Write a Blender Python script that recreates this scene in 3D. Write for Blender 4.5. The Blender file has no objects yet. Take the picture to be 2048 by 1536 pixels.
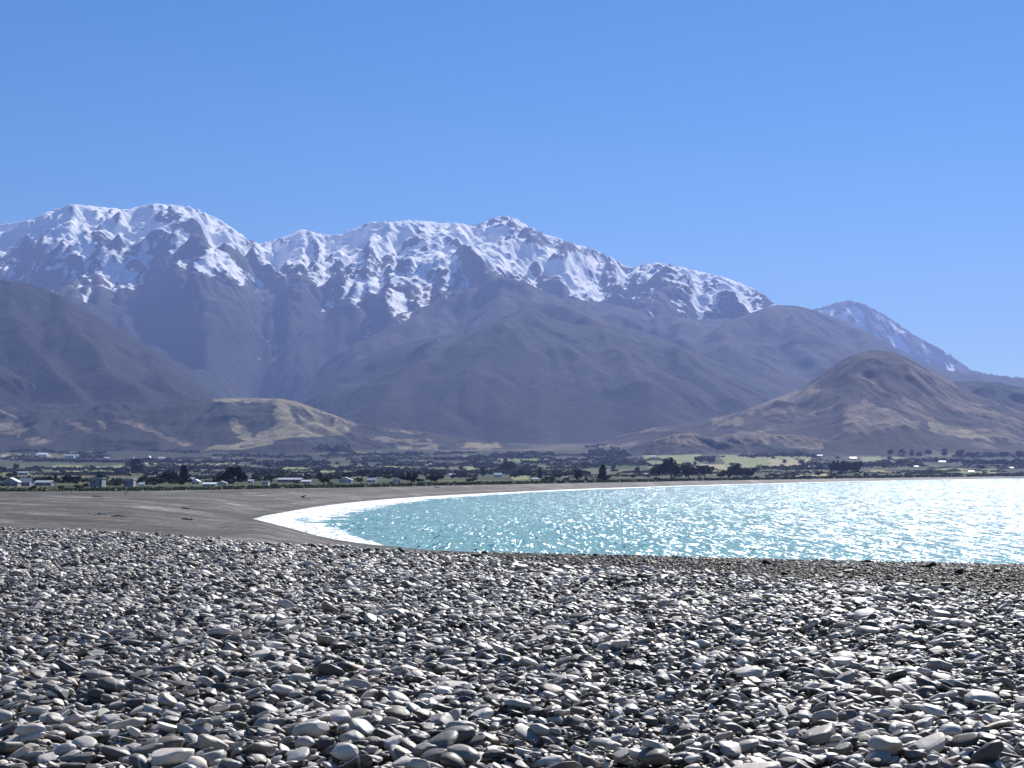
import bpy, bmesh, math, random
import numpy as np
from mathutils import Vector, Matrix, noise as mnoise

# ------------------------------------------------------------------ camera, sky, sun, exposure
SC = bpy.context.scene
COL = SC.collection
F, PX0, HY, EYE = 3000.0, 1024.0, 946.0, 10.0        # focal length / horizon of the 2048x1536 photograph, eye height above the sea
SUN_EL, SUN_AZ = math.radians(40.5), math.radians(23.5)  # azimuth to the right of the view direction (+Y)

cam = bpy.data.cameras.new('camera')
cam.sensor_width = 36.0
cam.lens = 36.0 * F / 2048.0
cam.shift_y = (HY - 768.0) / 2048.0
cam.clip_start, cam.clip_end = 0.1, 120000.0
camo = bpy.data.objects.new('camera', cam)
COL.objects.link(camo)
camo.location = (0, 0, EYE)
camo.rotation_euler = (math.radians(90), 0, 0)
SC.camera = camo

world = bpy.data.worlds.new('World')
SC.world = world
world.use_nodes = True
wn, wl = world.node_tree.nodes, world.node_tree.links
wn.clear()
sky = wn.new('ShaderNodeTexSky')
sky.sky_type = 'NISHITA'
sky.sun_disc = False
sky.sun_elevation = SUN_EL
sky.sun_rotation = SUN_AZ
sky.altitude = 1500
sky.air_density = 1.0
sky.dust_density = 0.0
sky.ozone_density = 3.0
hsv = wn.new('ShaderNodeHueSaturation')
hsv.inputs['Saturation'].default_value = 1.41
bg = wn.new('ShaderNodeBackground')
bg.inputs['Strength'].default_value = 0.057
wo = wn.new('ShaderNodeOutputWorld')
wl.new(sky.outputs[0], hsv.inputs['Color'])
wl.new(hsv.outputs[0], bg.inputs['Color'])
wl.new(bg.outputs[0], wo.inputs['Surface'])

sun = bpy.data.lights.new('sun', 'SUN')
sun.energy = 5.0
sun.angle = math.radians(0.53)
sun.color = (1.0, 0.965, 0.91)
suno = bpy.data.objects.new('sun', sun)
COL.objects.link(suno)
sdir = Vector((math.cos(SUN_EL) * math.sin(SUN_AZ), math.cos(SUN_EL) * math.cos(SUN_AZ), math.sin(SUN_EL)))
suno.rotation_euler = sdir.to_track_quat('Z', 'Y').to_euler()

SC.view_settings.view_transform = 'Standard'
SC.view_settings.look = 'None'
SC.view_settings.exposure = 0.74
SC.view_settings.gamma = 1.0
SC.cycles.use_denoising = True
SC.cycles.max_bounces = 5
SC.cycles.diffuse_bounces = 2
SC.cycles.glossy_bounces = 2
SC.cycles.volume_bounces = 0
SC.cycles.transparent_max_bounces = 6
SC.cycles.sample_clamp_indirect = 4.0

HAZE_DENSITY = 4.6e-5
HAZE_COLOR = (0.305, 0.42, 0.88)

# ------------------------------------------------------------------ helpers
def lerp(a, b, t): return a + (b - a) * t
def sstep(a, b, x):
    t = np.clip((x - a) / (b - a), 0, 1)
    return t * t * (3 - 2 * t)

class Noise2:
    def __init__(self, seed):
        r = np.random.RandomState(seed)
        self.p = np.concatenate([r.permutation(512)] * 2)
        a = r.rand(512) * 2 * np.pi
        self.g = np.stack([np.cos(a), np.sin(a)], 1).astype(np.float32)
    def __call__(self, x, y):
        xi = np.floor(x).astype(np.int64); yi = np.floor(y).astype(np.int64)
        xf = (x - xi); yf = (y - yi)
        u = xf * xf * xf * (xf * (xf * 6 - 15) + 10); v = yf * yf * yf * (yf * (yf * 6 - 15) + 10)
        def gr(ix, iy, dx, dy):
            h = self.p[(self.p[ix & 511] + iy) & 511]
            return self.g[h, 0] * dx + self.g[h, 1] * dy
        a = gr(xi, yi, xf, yf); b = gr(xi + 1, yi, xf - 1, yf)
        c = gr(xi, yi + 1, xf, yf - 1); d = gr(xi + 1, yi + 1, xf - 1, yf - 1)
        return (a + (b - a) * u + (c - a) * v + (a - b - c + d) * u * v) * 1.5
    def fbm(self, x, y, o=5, gain=0.5, lac=2.03):
        s = 0; a = 1.0
        for k in range(o):
            s = s + a * self(x + 17.3 * k, y - 9.1 * k); x = x * lac; y = y * lac; a *= gain
        return s
    def ridged(self, x, y, o=5, gain=0.5, lac=2.07):
        s = 0; a = 1.0; tot = 0; w = 1.0
        for k in range(o):
            n = 1 - np.abs(self(x + 31.7 * k, y + 11.9 * k)); n = n * n
            s = s + a * n * w; tot += a
            w = np.clip(n * 1.6, 0, 1)
            x = x * lac; y = y * lac; a *= gain
        return s / tot

def blur(A, r):
    k = np.exp(-0.5 * (np.arange(-3 * r, 3 * r + 1) / r) ** 2); k /= k.sum()
    P = np.pad(A, ((3 * r, 3 * r), (0, 0)), 'edge')
    B = sum(k[i] * P[i:i + A.shape[0]] for i in range(len(k)))
    P = np.pad(B, ((0, 0), (3 * r, 3 * r)), 'edge')
    return sum(k[i] * P[:, i:i + A.shape[1]] for i in range(len(k)))

def tag(o, label=None, cat=None, group=None, kind=None):
    if label: o['label'] = label
    if cat: o['category'] = cat
    if group: o['group'] = group
    if kind: o['kind'] = kind
    return o

def link(name, me, mat=None, parent=None):
    if mat is not None and len(me.materials) == 0: me.materials.append(mat)
    o = bpy.data.objects.new(name, me)
    COL.objects.link(o)
    if parent is not None: o.parent = parent
    return o

def empty(name, loc=(0, 0, 0), rz=0.0):
    o = bpy.data.objects.new(name, None); COL.objects.link(o)
    o.location = loc; o.rotation_euler = (0, 0, rz); o.empty_display_size = 0.5
    return o

def np_mesh(name, V, faces4, attrs=None, smooth=True):
    me = bpy.data.meshes.new(name)
    V = np.ascontiguousarray(V, np.float32); Fq = np.ascontiguousarray(faces4, np.int32)
    n = len(Fq); k = Fq.shape[1]
    me.vertices.add(len(V)); me.vertices.foreach_set('co', V.ravel())
    me.loops.add(n * k); me.loops.foreach_set('vertex_index', Fq.ravel())
    me.polygons.add(n); me.polygons.foreach_set('loop_start', np.arange(0, n * k, k, dtype=np.int32))
    me.polygons.foreach_set('use_smooth', np.full(n, smooth, bool))
    me.update(calc_edges=True)
    for an, av in (attrs or {}).items():
        av = np.asarray(av, np.float32)
        if av.ndim == 1:
            me.attributes.new(an, 'FLOAT', 'POINT').data.foreach_set('value', av)
        else:
            c = np.ones((len(av), 4), np.float32); c[:, :3] = av
            me.attributes.new(an, 'FLOAT_COLOR', 'POINT').data.foreach_set('color', c.ravel())
    return me

def grid_mesh(name, X, Y, Z, attrs=None, keep=None):
    r, c = X.shape
    idx = np.arange(r * c).reshape(r, c)
    q = np.stack([idx[:-1, :-1], idx[:-1, 1:], idx[1:, 1:], idx[1:, :-1]], -1).reshape(-1, 4)
    if keep is not None:
        kk = keep[:-1, :-1] | keep[:-1, 1:] | keep[1:, 1:] | keep[1:, :-1]
        q = q[kk.ravel()]
    V = np.stack([X, Y, Z], -1).reshape(-1, 3)
    at = {k: v.reshape(-1, v.shape[-1]) if v.ndim == 3 else v.ravel() for k, v in (attrs or {}).items()}
    if keep is not None:                                    # drop loose vertices
        used = np.zeros(r * c, bool); used[q.ravel()] = True
        remap = np.cumsum(used) - 1
        V = V[used]; q = remap[q]; at = {k: v[used] for k, v in at.items()}
    return np_mesh(name, V, q, at)

def pj(x, y, z): return PX0 + x / y * F, HY - (z - EYE) / y * F     # world -> photograph pixels
def in_poly(px, py, poly):
    ins = np.zeros(px.shape, bool); n = len(poly)
    for i in range(n):
        x1, y1 = poly[i]; x2, y2 = poly[(i + 1) % n]
        if y1 == y2: continue
        c = ((y1 > py) != (y2 > py)) & (px < (x2 - x1) * (py - y1) / (y2 - y1) + x1)
        ins ^= c
    return ins

# ------------------------------------------------------------------ materials
def new_mat(name):
    m = bpy.data.materials.new(name); m.use_nodes = True
    n = m.node_tree.nodes; b = n['Principled BSDF']
    return m, n, m.node_tree.links, b

def N(n, t, **kw):
    x = n.new(t)
    for k, v in kw.items():
        if k in x.inputs: x.inputs[k].default_value = v
        else: setattr(x, k, v)
    return x

def math_node(n, l, op, a, b=None, clamp=False):
    x = n.new('ShaderNodeMath'); x.operation = op; x.use_clamp = clamp
    for i, v in enumerate((a, b)):
        if v is None: continue
        if isinstance(v, (int, float)): x.inputs[i].default_value = v
        else: l.new(v, x.inputs[i])
    return x.outputs[0]

def ramp(n, l, fac, stops):
    r = n.new('ShaderNodeValToRGB')
    el = r.color_ramp.elements
    while len(el) < len(stops): el.new(0.5)
    for e, (p, c) in zip(el, stops): e.position = p; e.color = (*c, 1) if len(c) == 3 else c
    if fac is not None: l.new(fac, r.inputs[0])
    return r.outputs[0]

def mix(n, l, fac, a, b, blend='MIX'):
    x = n.new('ShaderNodeMix'); x.data_type = 'RGBA'; x.blend_type = blend
    for s, v in ((x.inputs[0], fac), (x.inputs[6], a), (x.inputs[7], b)):
        if isinstance(v, (int, float)): s.default_value = v
        elif isinstance(v, tuple): s.default_value = (*v, 1)
        else: l.new(v, s)
    return x.outputs[2]

def coord(n, l, scale=(1, 1, 1)):
    g = n.new('ShaderNodeNewGeometry'); mp = n.new('ShaderNodeMapping'); mp.inputs['Scale'].default_value = scale
    l.new(g.outputs['Position'], mp.inputs['Vector']); return mp.outputs[0]

def ntex(n, l, vec, scale, detail=6, rough=0.55, dist=0.0):
    t = n.new('ShaderNodeTexNoise'); t.inputs['Scale'].default_value = scale; t.inputs['Detail'].default_value = detail
    t.inputs['Roughness'].default_value = rough; t.inputs['Distortion'].default_value = dist
    l.new(vec, t.inputs['Vector']); return t.outputs['Fac']

def plain_mat(name, color, rough=0.7, var=0.15, scale=1.0, spec=0.3, bump=0.0):
    m, n, l, b = new_mat(name)
    tc = n.new('ShaderNodeTexCoord')
    f = ntex(n, l, tc.outputs['Object'], scale, 4)
    lo = tuple(c * (1 - var) for c in color); hi = tuple(c * (1 + var) for c in color)
    l.new(ramp(n, l, f, [(0.3, lo), (0.7, hi)]), b.inputs['Base Color'])
    b.inputs['Roughness'].default_value = rough
    b.inputs['Specular IOR Level'].default_value = spec
    if bump:
        bp = N(n, 'ShaderNodeBump', Strength=bump, Distance=0.02); l.new(f, bp.inputs['Height']); l.new(bp.outputs[0], b.inputs['Normal'])
    return m

def terrain_mat(name, s1, s2, contrast=0.5, bump=0.6, bdist=8.0, snow=False):
    m, n, l, b = new_mat(name)
    a = N(n, 'ShaderNodeAttribute', attribute_name='tint')
    p = coord(n, l)
    f1 = ntex(n, l, p, s1, 8, 0.65); f2 = ntex(n, l, p, s2, 5, 0.7)
    v = math_node(n, l, 'ADD', math_node(n, l, 'MULTIPLY', f1, 0.5), math_node(n, l, 'MULTIPLY', f2, 0.5))
    k = ramp(n, l, v, [(0.34, (1 - contrast,) * 3), (0.5, (1, 1, 1)), (0.68, (1 + contrast * 1.3,) * 3)])
    c = mix(n, l, 1.0, a.outputs['Color'], k, 'MULTIPLY')
    if snow:
        sa = N(n, 'ShaderNodeAttribute', attribute_name='snow')
        f3 = ntex(n, l, p, 0.019, 7, 0.76, 0.5)
        s = math_node(n, l, 'ADD', sa.outputs['Fac'], math_node(n, l, 'MULTIPLY', math_node(n, l, 'SUBTRACT', f3, 0.5), 2.1))
        s = ramp(n, l, s, [(0.46, (0, 0, 0)), (0.58, (1, 1, 1))])
        c = mix(n, l, s, c, (0.92, 0.92, 0.92))
    l.new(c, b.inputs['Base Color'])
    b.inputs['Roughness'].default_value = 0.9
    b.inputs['Specular IOR Level'].default_value = 0.05
    bp = N(n, 'ShaderNodeBump', Strength=bump, Distance=bdist)
    l.new(v, bp.inputs['Height']); l.new(bp.outputs[0], b.inputs['Normal'])
    return m

# ------------------------------------------------------------------ ground profile (per azimuth, from the bank crest to the edge of the grass)
# px, crest d, (P1b d,z), (P2 d,z), (P3 d,z), (P4 d,z), (P5 d,z)
PROF = [
    (-4000, 40, (160, 4.1), (250, 4.0), (330, 3.9), (420, 3.8), (511, 3.7)),
    (-900, 41, (160, 4.1), (250, 4.0), (330, 3.9), (420, 3.8), (511, 3.7)),
    (0,    41, (160, 4.1), (250, 4.0), (330, 3.9), (420, 3.8), (511, 3.7)),
    (250,  38, (150, 3.9), (240, 3.5), (310, 3.2), (410, 3.3), (525, 3.7)),
    (430,  35, (115, 4.6), (230, 2.0), (310, 0.9), (400, 2.3), (562, 3.7)),
    (505,  33, (100, 5.1), (326, 0.0), (330, -.06), (336, 0.0), (590, 3.7)),
    (560,  32.6, (100, 4.8), (283, 0.0), (320, -.3), (375, 0.0), (610, 3.7)),
    (640,  32.4, (100, 4.5), (233, 0.0), (320, -.9), (454, 0.0), (630, 3.7)),
    (720,  32.2, (90, 4.2), (212, 0.0), (330, -1.3), (526, 0.0), (652, 3.7)),
    (850,  31.6, (80, 4.2), (195, 0.0), (400, -2.), (638, 0.0), (755, 3.5)),
    (1024, 31, (80, 4.0), (185, 0.0), (420, -2.), (789, 0.0), (893, 3.3)),
    (1280, 30, (75, 4.0), (170, 0.0), (500, -2.), (1071, 0.0), (1117, 3.3)),
    (1536, 28.8, (70, 4.0), (160, 0.0), (600, -2.), (1428, 0.0), (1511, 3.2)),
    (1800, 27.8, (70, 4.0), (150, 0.0), (800, -2.), (2000, 0.0), (2147, 3.2)),
    (2048, 27, (70, 4.0), (145, 0.0), (1000, -2.), (2727, 0.0), (2770, 4.0)),
    (2900, 25, (70, 4.0), (140, 0.0), (1200, -2.), (4700, 0.0), (4800, 6.0)),
    (6000, 24, (70, 4.0), (140, 0.0), (1500, -2.), (6900, 0.0), (7000, 8.0)),
]
PLATEAU = EYE - 1.6
pk = np.array([p[0] for p in PROF], float)
def col_interp(vals, px):
    # smooth interpolation along px
    a = np.interp(px, pk, vals)
    return (np.interp(px - 25, pk, vals) + np.interp(px + 25, pk, vals) + 2 * a) / 4
def profile(px):
    px = np.asarray(px, float)
    crest = col_interp([p[1] for p in PROF], px)
    D = [np.full_like(px, 0.4), crest - 3.0, crest + 1.0]; Z = [np.full_like(px, PLATEAU), np.full_like(px, PLATEAU), np.full_like(px, PLATEAU - 0.12)]
    for k in range(2, 7):
        D.append(col_interp([p[k][0] for p in PROF], px)); Z.append(col_interp([p[k][1] for p in PROF], px))
    return np.array(D), np.array(Z)
ZPL_D = np.array([300, 511, 900, 1700, 2500, 3500, 4500, 5500, 7500, 9000, 12000])
ZPL_Z = np.array([3.6, 3.7, 3.9, 4.9, 10.8, 26, 56, 100, 170, 230, 330])
def zplain(px, d):
    D, Z = profile(px)
    dv, zv = D[-1], Z[-1]
    return zv + np.maximum(0, np.interp(d, ZPL_D, ZPL_Z) - np.interp(dv, ZPL_D, ZPL_Z)) * np.clip((d - dv) / (0.25 * dv) , 0, 1) ** 0.5
def ground_z(px, d):
    px = np.atleast_1d(np.asarray(px, float)); d = np.atleast_1d(np.asarray(d, float))
    D, Z = profile(px); out = np.empty_like(d)
    for i in range(len(d)):
        out[i] = np.interp(d[i], D[:, i], Z[:, i]) if d[i] < D[-1, i] else zplain(px[i:i + 1], d[i])[0]
    return out
_cols = {}
def solve_d(px, py, lo=60.0, hi=8500.0):
    """distance along the azimuth px at which the ground shows at photograph row py"""
    key = int(round(px / 2.0))
    if key not in _cols:
        d = np.exp(np.linspace(math.log(40.0), math.log(8500.0), 2200)); p_ = np.full_like(d, key * 2.0)
        D1, Z1 = profile(np.array([key * 2.0])); D1, Z1 = D1[:, 0], Z1[:, 0]
        z = np.where(d < D1[-1], np.interp(d, D1, Z1), zplain(p_, d))
        _cols[key] = (d, z, HY - (z - EYE) / d * F)
    d, z, y = _cols[key]
    ok = np.where((y <= py) & (d >= lo))[0]
    return float(d[ok[0]]) if len(ok) else hi
def spot(px, py, lo=60.0):
    d = solve_d(px, py, lo); z = float(np.interp(d, _cols[int(round(px / 2.0))][0], _cols[int(round(px / 2.0))][1]))
    return Vector(((px - PX0) / F * d, d, z))

nzb = Noise2(5)
pxs = np.concatenate([np.arange(-4000, -200, 60), np.arange(-200, 2300, 7), np.arange(2300, 6000, 60)]).astype(float)
D, Z = profile(pxs)
segs = [(0, 1, 40), (1, 2, 14), (2, 3, 50), (3, 4, 70), (4, 5, 40), (5, 6, 40), (6, 7, 50)]
rowsD, rowsZ = [], []
for a, b, nn in segs:
    for i in range(nn):
        t = i / nn
        rowsD.append(lerp(D[a], D[b], t)); rowsZ.append(lerp(Z[a], Z[b], t))
rowsD.append(D[-1]); rowsZ.append(Z[-1])
GD = np.array(rowsD); GZ = np.array(rowsZ)
for _ in range(4):
    GZ[1:-1] = (GZ[:-2] + 2 * GZ[1:-1] + GZ[2:]) / 4
GX = (pxs[None] - PX0) / F * GD
am = sstep(40, 130, GD) * sstep(0.25, 1.6, np.abs(GZ)) * (1 - sstep(-1, 0, -(D[-1][None] - GD) / 60) * 0.0)
GZ = GZ + am * (0.22 * nzb.fbm(GX / 26, GD / 34, 4) + 0.10 * nzb.fbm(GX / 7, GD / 7, 3))
edge = np.clip((D[-1][None] - GD) / 40, 0, 1)
GZ = lerp(Z[-1][None] + 0 * GZ, GZ, edge)

# beach: grey-brown shingle
m, n, l, b = new_mat('shingle')
p = coord(n, l)
f1 = ntex(n, l, coord(n, l, (0.03, 0.022, 0.05)), 1.0, 9, 0.66, 1.6)
f2 = ntex(n, l, p, 0.9, 8, 0.75)
f3 = ntex(n, l, p, 9.0, 4, 0.7)
c = ramp(n, l, f1, [(0.36, (0.027, 0.0245, 0.0225)), (0.47, (0.046, 0.042, 0.0385)), (0.56, (0.074, 0.068, 0.062)), (0.66, (0.15, 0.138, 0.127))])
k = ramp(n, l, math_node(n, l, 'ADD', math_node(n, l, 'MULTIPLY', f2, 0.6), math_node(n, l, 'MULTIPLY', f3, 0.4)), [(0.36, (0.45,) * 3), (0.5, (1,) * 3), (0.66, (1.6,) * 3)])
c = mix(n, l, 1.0, c, k, 'MULTIPLY')
ta = N(n, 'ShaderNodeAttribute', attribute_name='tide'); cb = n.new('ShaderNodeCombineXYZ'); sx0 = n.new('ShaderNodeSeparateXYZ'); l.new(p, sx0.inputs[0])
l.new(math_node(n, l, 'MULTIPLY', sx0.outputs['X'], 0.014), cb.inputs[0]); l.new(math_node(n, l, 'MULTIPLY', ta.outputs['Fac'], 26.0), cb.inputs[1])
ft = ntex(n, l, cb.outputs[0], 1.0, 7, 0.65, 0.5)
c = mix(n, l, 1.0, c, ramp(n, l, ft, [(0.32, (0.42, 0.41, 0.40)), (0.45, (0.85, 0.84, 0.83)), (0.54, (1.25, 1.22, 1.2)), (0.66, (2.4, 2.3, 2.2))]), 'MULTIPLY')
fg = ntex(n, l, coord(n, l, (1.6, 0.16, 1.0)), 1.0, 5, 0.8)
c = mix(n, l, 1.0, c, ramp(n, l, fg, [(0.32, (0.45, 0.45, 0.45)), (0.5, (1, 1, 1)), (0.6, (1.35, 1.33, 1.3)), (0.72, (2.6, 2.5, 2.4))]), 'MULTIPLY')
# wet band by the water line
sp = n.new('ShaderNodeSeparateXYZ'); l.new(p, sp.inputs[0])
wet = ramp(n, l, math_node(n, l, 'ADD', math_node(n, l, 'MULTIPLY', sp.outputs['Z'], 0.6), math_node(n, l, 'MULTIPLY', f1, 0.3)), [(0.15, (0.5, 0.5, 0.5)), (0.6, (1, 1, 1))])
l.new(mix(n, l, 1.0, c, wet, 'MULTIPLY'), b.inputs['Base Color'])
b.inputs['Roughness'].default_value = 0.8; b.inputs['Specular IOR Level'].default_value = 0.25
vo = n.new('ShaderNodeTexVoronoi'); vo.inputs['Scale'].default_value = 14.0; l.new(p, vo.inputs['Vector'])
bp = N(n, 'ShaderNodeBump', Strength=0.8, Distance=0.05)
l.new(math_node(n, l, 'ADD', vo.outputs['Distance'], math_node(n, l, 'MULTIPLY', f2, 6.0)), bp.inputs['Height']); l.new(bp.outputs[0], b.inputs['Normal'])
M_SHINGLE = m
tl = np.repeat((np.arange(GD.shape[0]) / GD.shape[0])[:, None], GD.shape[1], 1)
beach = tag(link('beach', grid_mesh('beach', GX, GD, GZ, {'tide': tl}), M_SHINGLE), 'grey brown shingle beach curving round the bay', 'beach', kind='structure')

# ------------------------------------------------------------------ sea
m, n, l, b = new_mat('sea_water')
p = coord(n, l)
b.inputs['Base Color'].default_value = (0.23, 0.47, 0.445, 1)
b.inputs['Roughness'].default_value = 0.10
b.inputs['IOR'].default_value = 1.333
def slope_noise(sx, sy, k, detail, rough):
    t = n.new('ShaderNodeTexNoise'); t.inputs['Scale'].default_value = 1.0; t.inputs['Detail'].default_value = detail; t.inputs['Roughness'].default_value = rough
    l.new(coord(n, l, (sx, sy, 1)), t.inputs['Vector'])
    v = n.new('ShaderNodeVectorMath'); v.operation = 'MULTIPLY_ADD'; v.inputs[1].default_value = (k, k, 0); v.inputs[2].default_value = (-k / 2, -k / 2, 0)
    l.new(t.outputs['Color'], v.inputs[0]); return v.outputs[0]
def vadd(a, b_):
    v = n.new('ShaderNodeVectorMath'); v.operation = 'ADD'; l.new(a, v.inputs[0])
    if isinstance(b_, tuple): v.inputs[1].default_value = b_
    else: l.new(b_, v.inputs[1])
    return v.outputs[0]
vs = vadd(vadd(slope_noise(0.9, 0.07, 1.5, 2, 0.5), slope_noise(2.0, 0.20, 2.8, 3, 0.6)), vadd(slope_noise(5.5, 0.8, 1.7, 2, 0.5), (0.0, -0.06, 1.0)))
nn_ = n.new('ShaderNodeVectorMath'); nn_.operation = 'NORMALIZE'; l.new(vs, nn_.inputs[0]); l.new(nn_.outputs[0], b.inputs['Normal'])
fa = N(n, 'ShaderNodeAttribute', attribute_name='foam')
ff = ntex(n, l, coord(n, l, (0.16, 0.045, 0.1)), 1.0, 9, 0.72, 1.2)
fm = ramp(n, l, math_node(n, l, 'ADD', fa.outputs['Fac'], math_node(n, l, 'MULTIPLY', math_node(n, l, 'SUBTRACT', ff, 0.5), 2.1)), [(0.50, (0, 0, 0)), (0.66, (1, 1, 1))])
l.new(mix(n, l, fm, (0.23, 0.47, 0.445), (0.85, 0.87, 0.87)), b.inputs['Base Color'])
rr = n.new('ShaderNodeMapRange'); rr.inputs['To Min'].default_value = 0.14; rr.inputs['To Max'].default_value = 0.5
l.new(fm, rr.inputs['Value']); l.new(rr.outputs[0], b.inputs['Roughness'])
M_SEA = m
spx = np.concatenate([np.arange(380, 2200, 6), np.arange(2200, 6000, 60)]).astype(float)
SD, SZ = profile(spx)
rows = []; foam = []
for a, bb, nn in ((3, 4, 10), (4, 5, 60), (5, 6, 60), (6, 7, 4)):
    for i in range(nn):
        t = i / nn
        d = lerp(SD[a] - (6 if a == 3 else 0), SD[bb], t) if a == 3 else lerp(SD[a], SD[bb], t)
        rows.append(d)
        far = SD[6] - d; near = d - SD[4]
        wfar = np.interp(spx, [500, 560, 640, 720, 850, 1024, 1536, 2048], [40, 110, 220, 200, 125, 85, 75, 100])
        wnear = np.interp(spx, [500, 560, 640, 720, 850, 1024, 1536, 2048], [30, 95, 95, 30, 5, 4, 4, 4])
        fo = np.maximum(np.clip(1.25 - far / wfar, 0, 1.3), np.clip(np.interp(spx, [720, 830], [1.25, 0.1]) - near / wnear, 0, 1.3))
        foam.append(fo if 4 <= a <= 5 else np.full_like(spx, 1.2))
SDm = np.array(rows); SX = (spx[None] - PX0) / F * SDm
sea = tag(link('sea', grid_mesh('sea', SX, SDm, np.zeros_like(SX), {'foam': np.array(foam)}), M_SEA), 'turquoise bay water glittering in the sun with white foam along its shore', 'sea', kind='structure')

# ------------------------------------------------------------------ coastal plain with fields
PLAIN_ROWS = 300
ppx = np.concatenate([np.arange(-3000, -200, 60), np.arange(-200, 2300, 4), np.arange(2300, 5000, 60)]).astype(float)
dv, zv = profile(ppx)[0][-1], profile(ppx)[1][-1]
s = np.linspace(0, 1, PLAIN_ROWS)[:, None]
PD = np.exp(lerp(np.log(dv)[None], math.log(12000.0), s ** 1.0))
pz = np.array([zplain(ppx, PD[i]) for i in range(PLAIN_ROWS)])
nzp = Noise2(11)
PXw = (ppx[None] - PX0) / F * PD
pz += sstep(0, 400, PD - dv[None]) * (0.5 * nzp.fbm(PXw / 160, PD / 220, 3)) + sstep(2500, 4500, PD) * 8 * nzp.fbm(PXw / 500, PD / 600, 4)
qx, qy = pj(PXw, PD, pz)
# paddocks: pasture, straw, scrub
def paddocks(px, d, seed):
    r = np.random.RandomState(seed)
    rows_ = np.exp(np.arange(math.log(300), math.log(12000), 0.085))
    ri = np.searchsorted(rows_, d)
    x = (px - PX0) / F * d
    cell = np.floor((x + 90 * np.sin(ri * 12.9)) / (90 + 60 * np.abs(np.sin(ri * 3.1)))).astype(int)
    h = np.abs(np.sin(ri * 127.1 + cell * 311.7) * 43758.5453) % 1.0
    return h
h = paddocks(qx, PD, 1)
pal = np.array([[0.050, 0.062, 0.034], [0.070, 0.085, 0.038], [0.09, 0.10, 0.05], [0.12, 0.11, 0.07], [0.038, 0.046, 0.030], [0.045, 0.05, 0.034]])
tint = pal[(h * 6).astype(int) % 6]
kf = sstep(3300, 4800, PD)[..., None]
wildn = nzp.fbm(PXw / 330, PD / 420, 5)[..., None]
tint = lerp(tint, lerp(np.array([0.035, 0.042, 0.030]), np.array([0.12, 0.105, 0.065]), sstep(0.15, 0.6, wildn)), kf)
GREEN, STRAW, OLIVE = (0.15, 0.21, 0.07), (0.30, 0.27, 0.16), (0.20, 0.22, 0.10)
FIELDS = [
    (110, 185, 889, 907, GREEN), (0, 35, 890, 906, GREEN), (0, 100, 909, 917, STRAW), (290, 475, 925, 932, STRAW), (105, 260, 931, 947, OLIVE),
    (0, 25, 938, 950, GREEN), (555, 612, 932, 945, OLIVE), (632, 655, 939, 946, OLIVE), (663, 683, 941, 950, OLIVE), (660, 725, 931, 940, GREEN),
    (770, 820, 933, 940, GREEN), (925, 1020, 911, 920, OLIVE), (930, 975, 931, 940, OLIVE), (1024, 1105, 914, 922, GREEN),
    (1285, 1400, 909, 936, OLIVE), (1440, 1620, 911, 934, OLIVE), (1400, 1450, 928, 942, STRAW), (1020, 1055, 950, 960, OLIVE),
    (1536, 1622, 916, 933, STRAW), (1622, 1652, 941, 951, STRAW), (1720, 1760, 914, 923, OLIVE), (1770, 1796, 905, 924, OLIVE), (1590, 1682, 951, 956, STRAW),
    (1740, 1770, 940, 948, OLIVE), (715, 760, 905, 912, GREEN), (1870, 1990, 938, 946, OLIVE),
]
for x0, x1, y0, y1, c in FIELDS:
    wob = 5 * np.sin(qx * 0.05 + x0) 
    msk = (qx > x0 + (qy - y0) * 0.6) & (qx < x1 + (qy - y0) * 0.4) & (qy > y0 + 0.2 * wob) & (qy < y1 + 0.2 * wob)
    tint[msk] = c
# scrub and dune grass just behind the beach
kb = np.exp(-(PD - dv[None]) / (dv[None] * 0.06))[..., None]
tint = tint * (1 - kb) + np.array([0.075, 0.08, 0.042]) * kb
M_PLAIN = terrain_mat('pasture', 0.02, 0.15, 0.35, 0.4, 1.5)
plain = tag(link('plain', grid_mesh('plain', PXw, PD, pz, {'tint': tint}), M_PLAIN), 'flat coastal farmland of green and straw paddocks behind the beach', 'plain', kind='structure')

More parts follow.
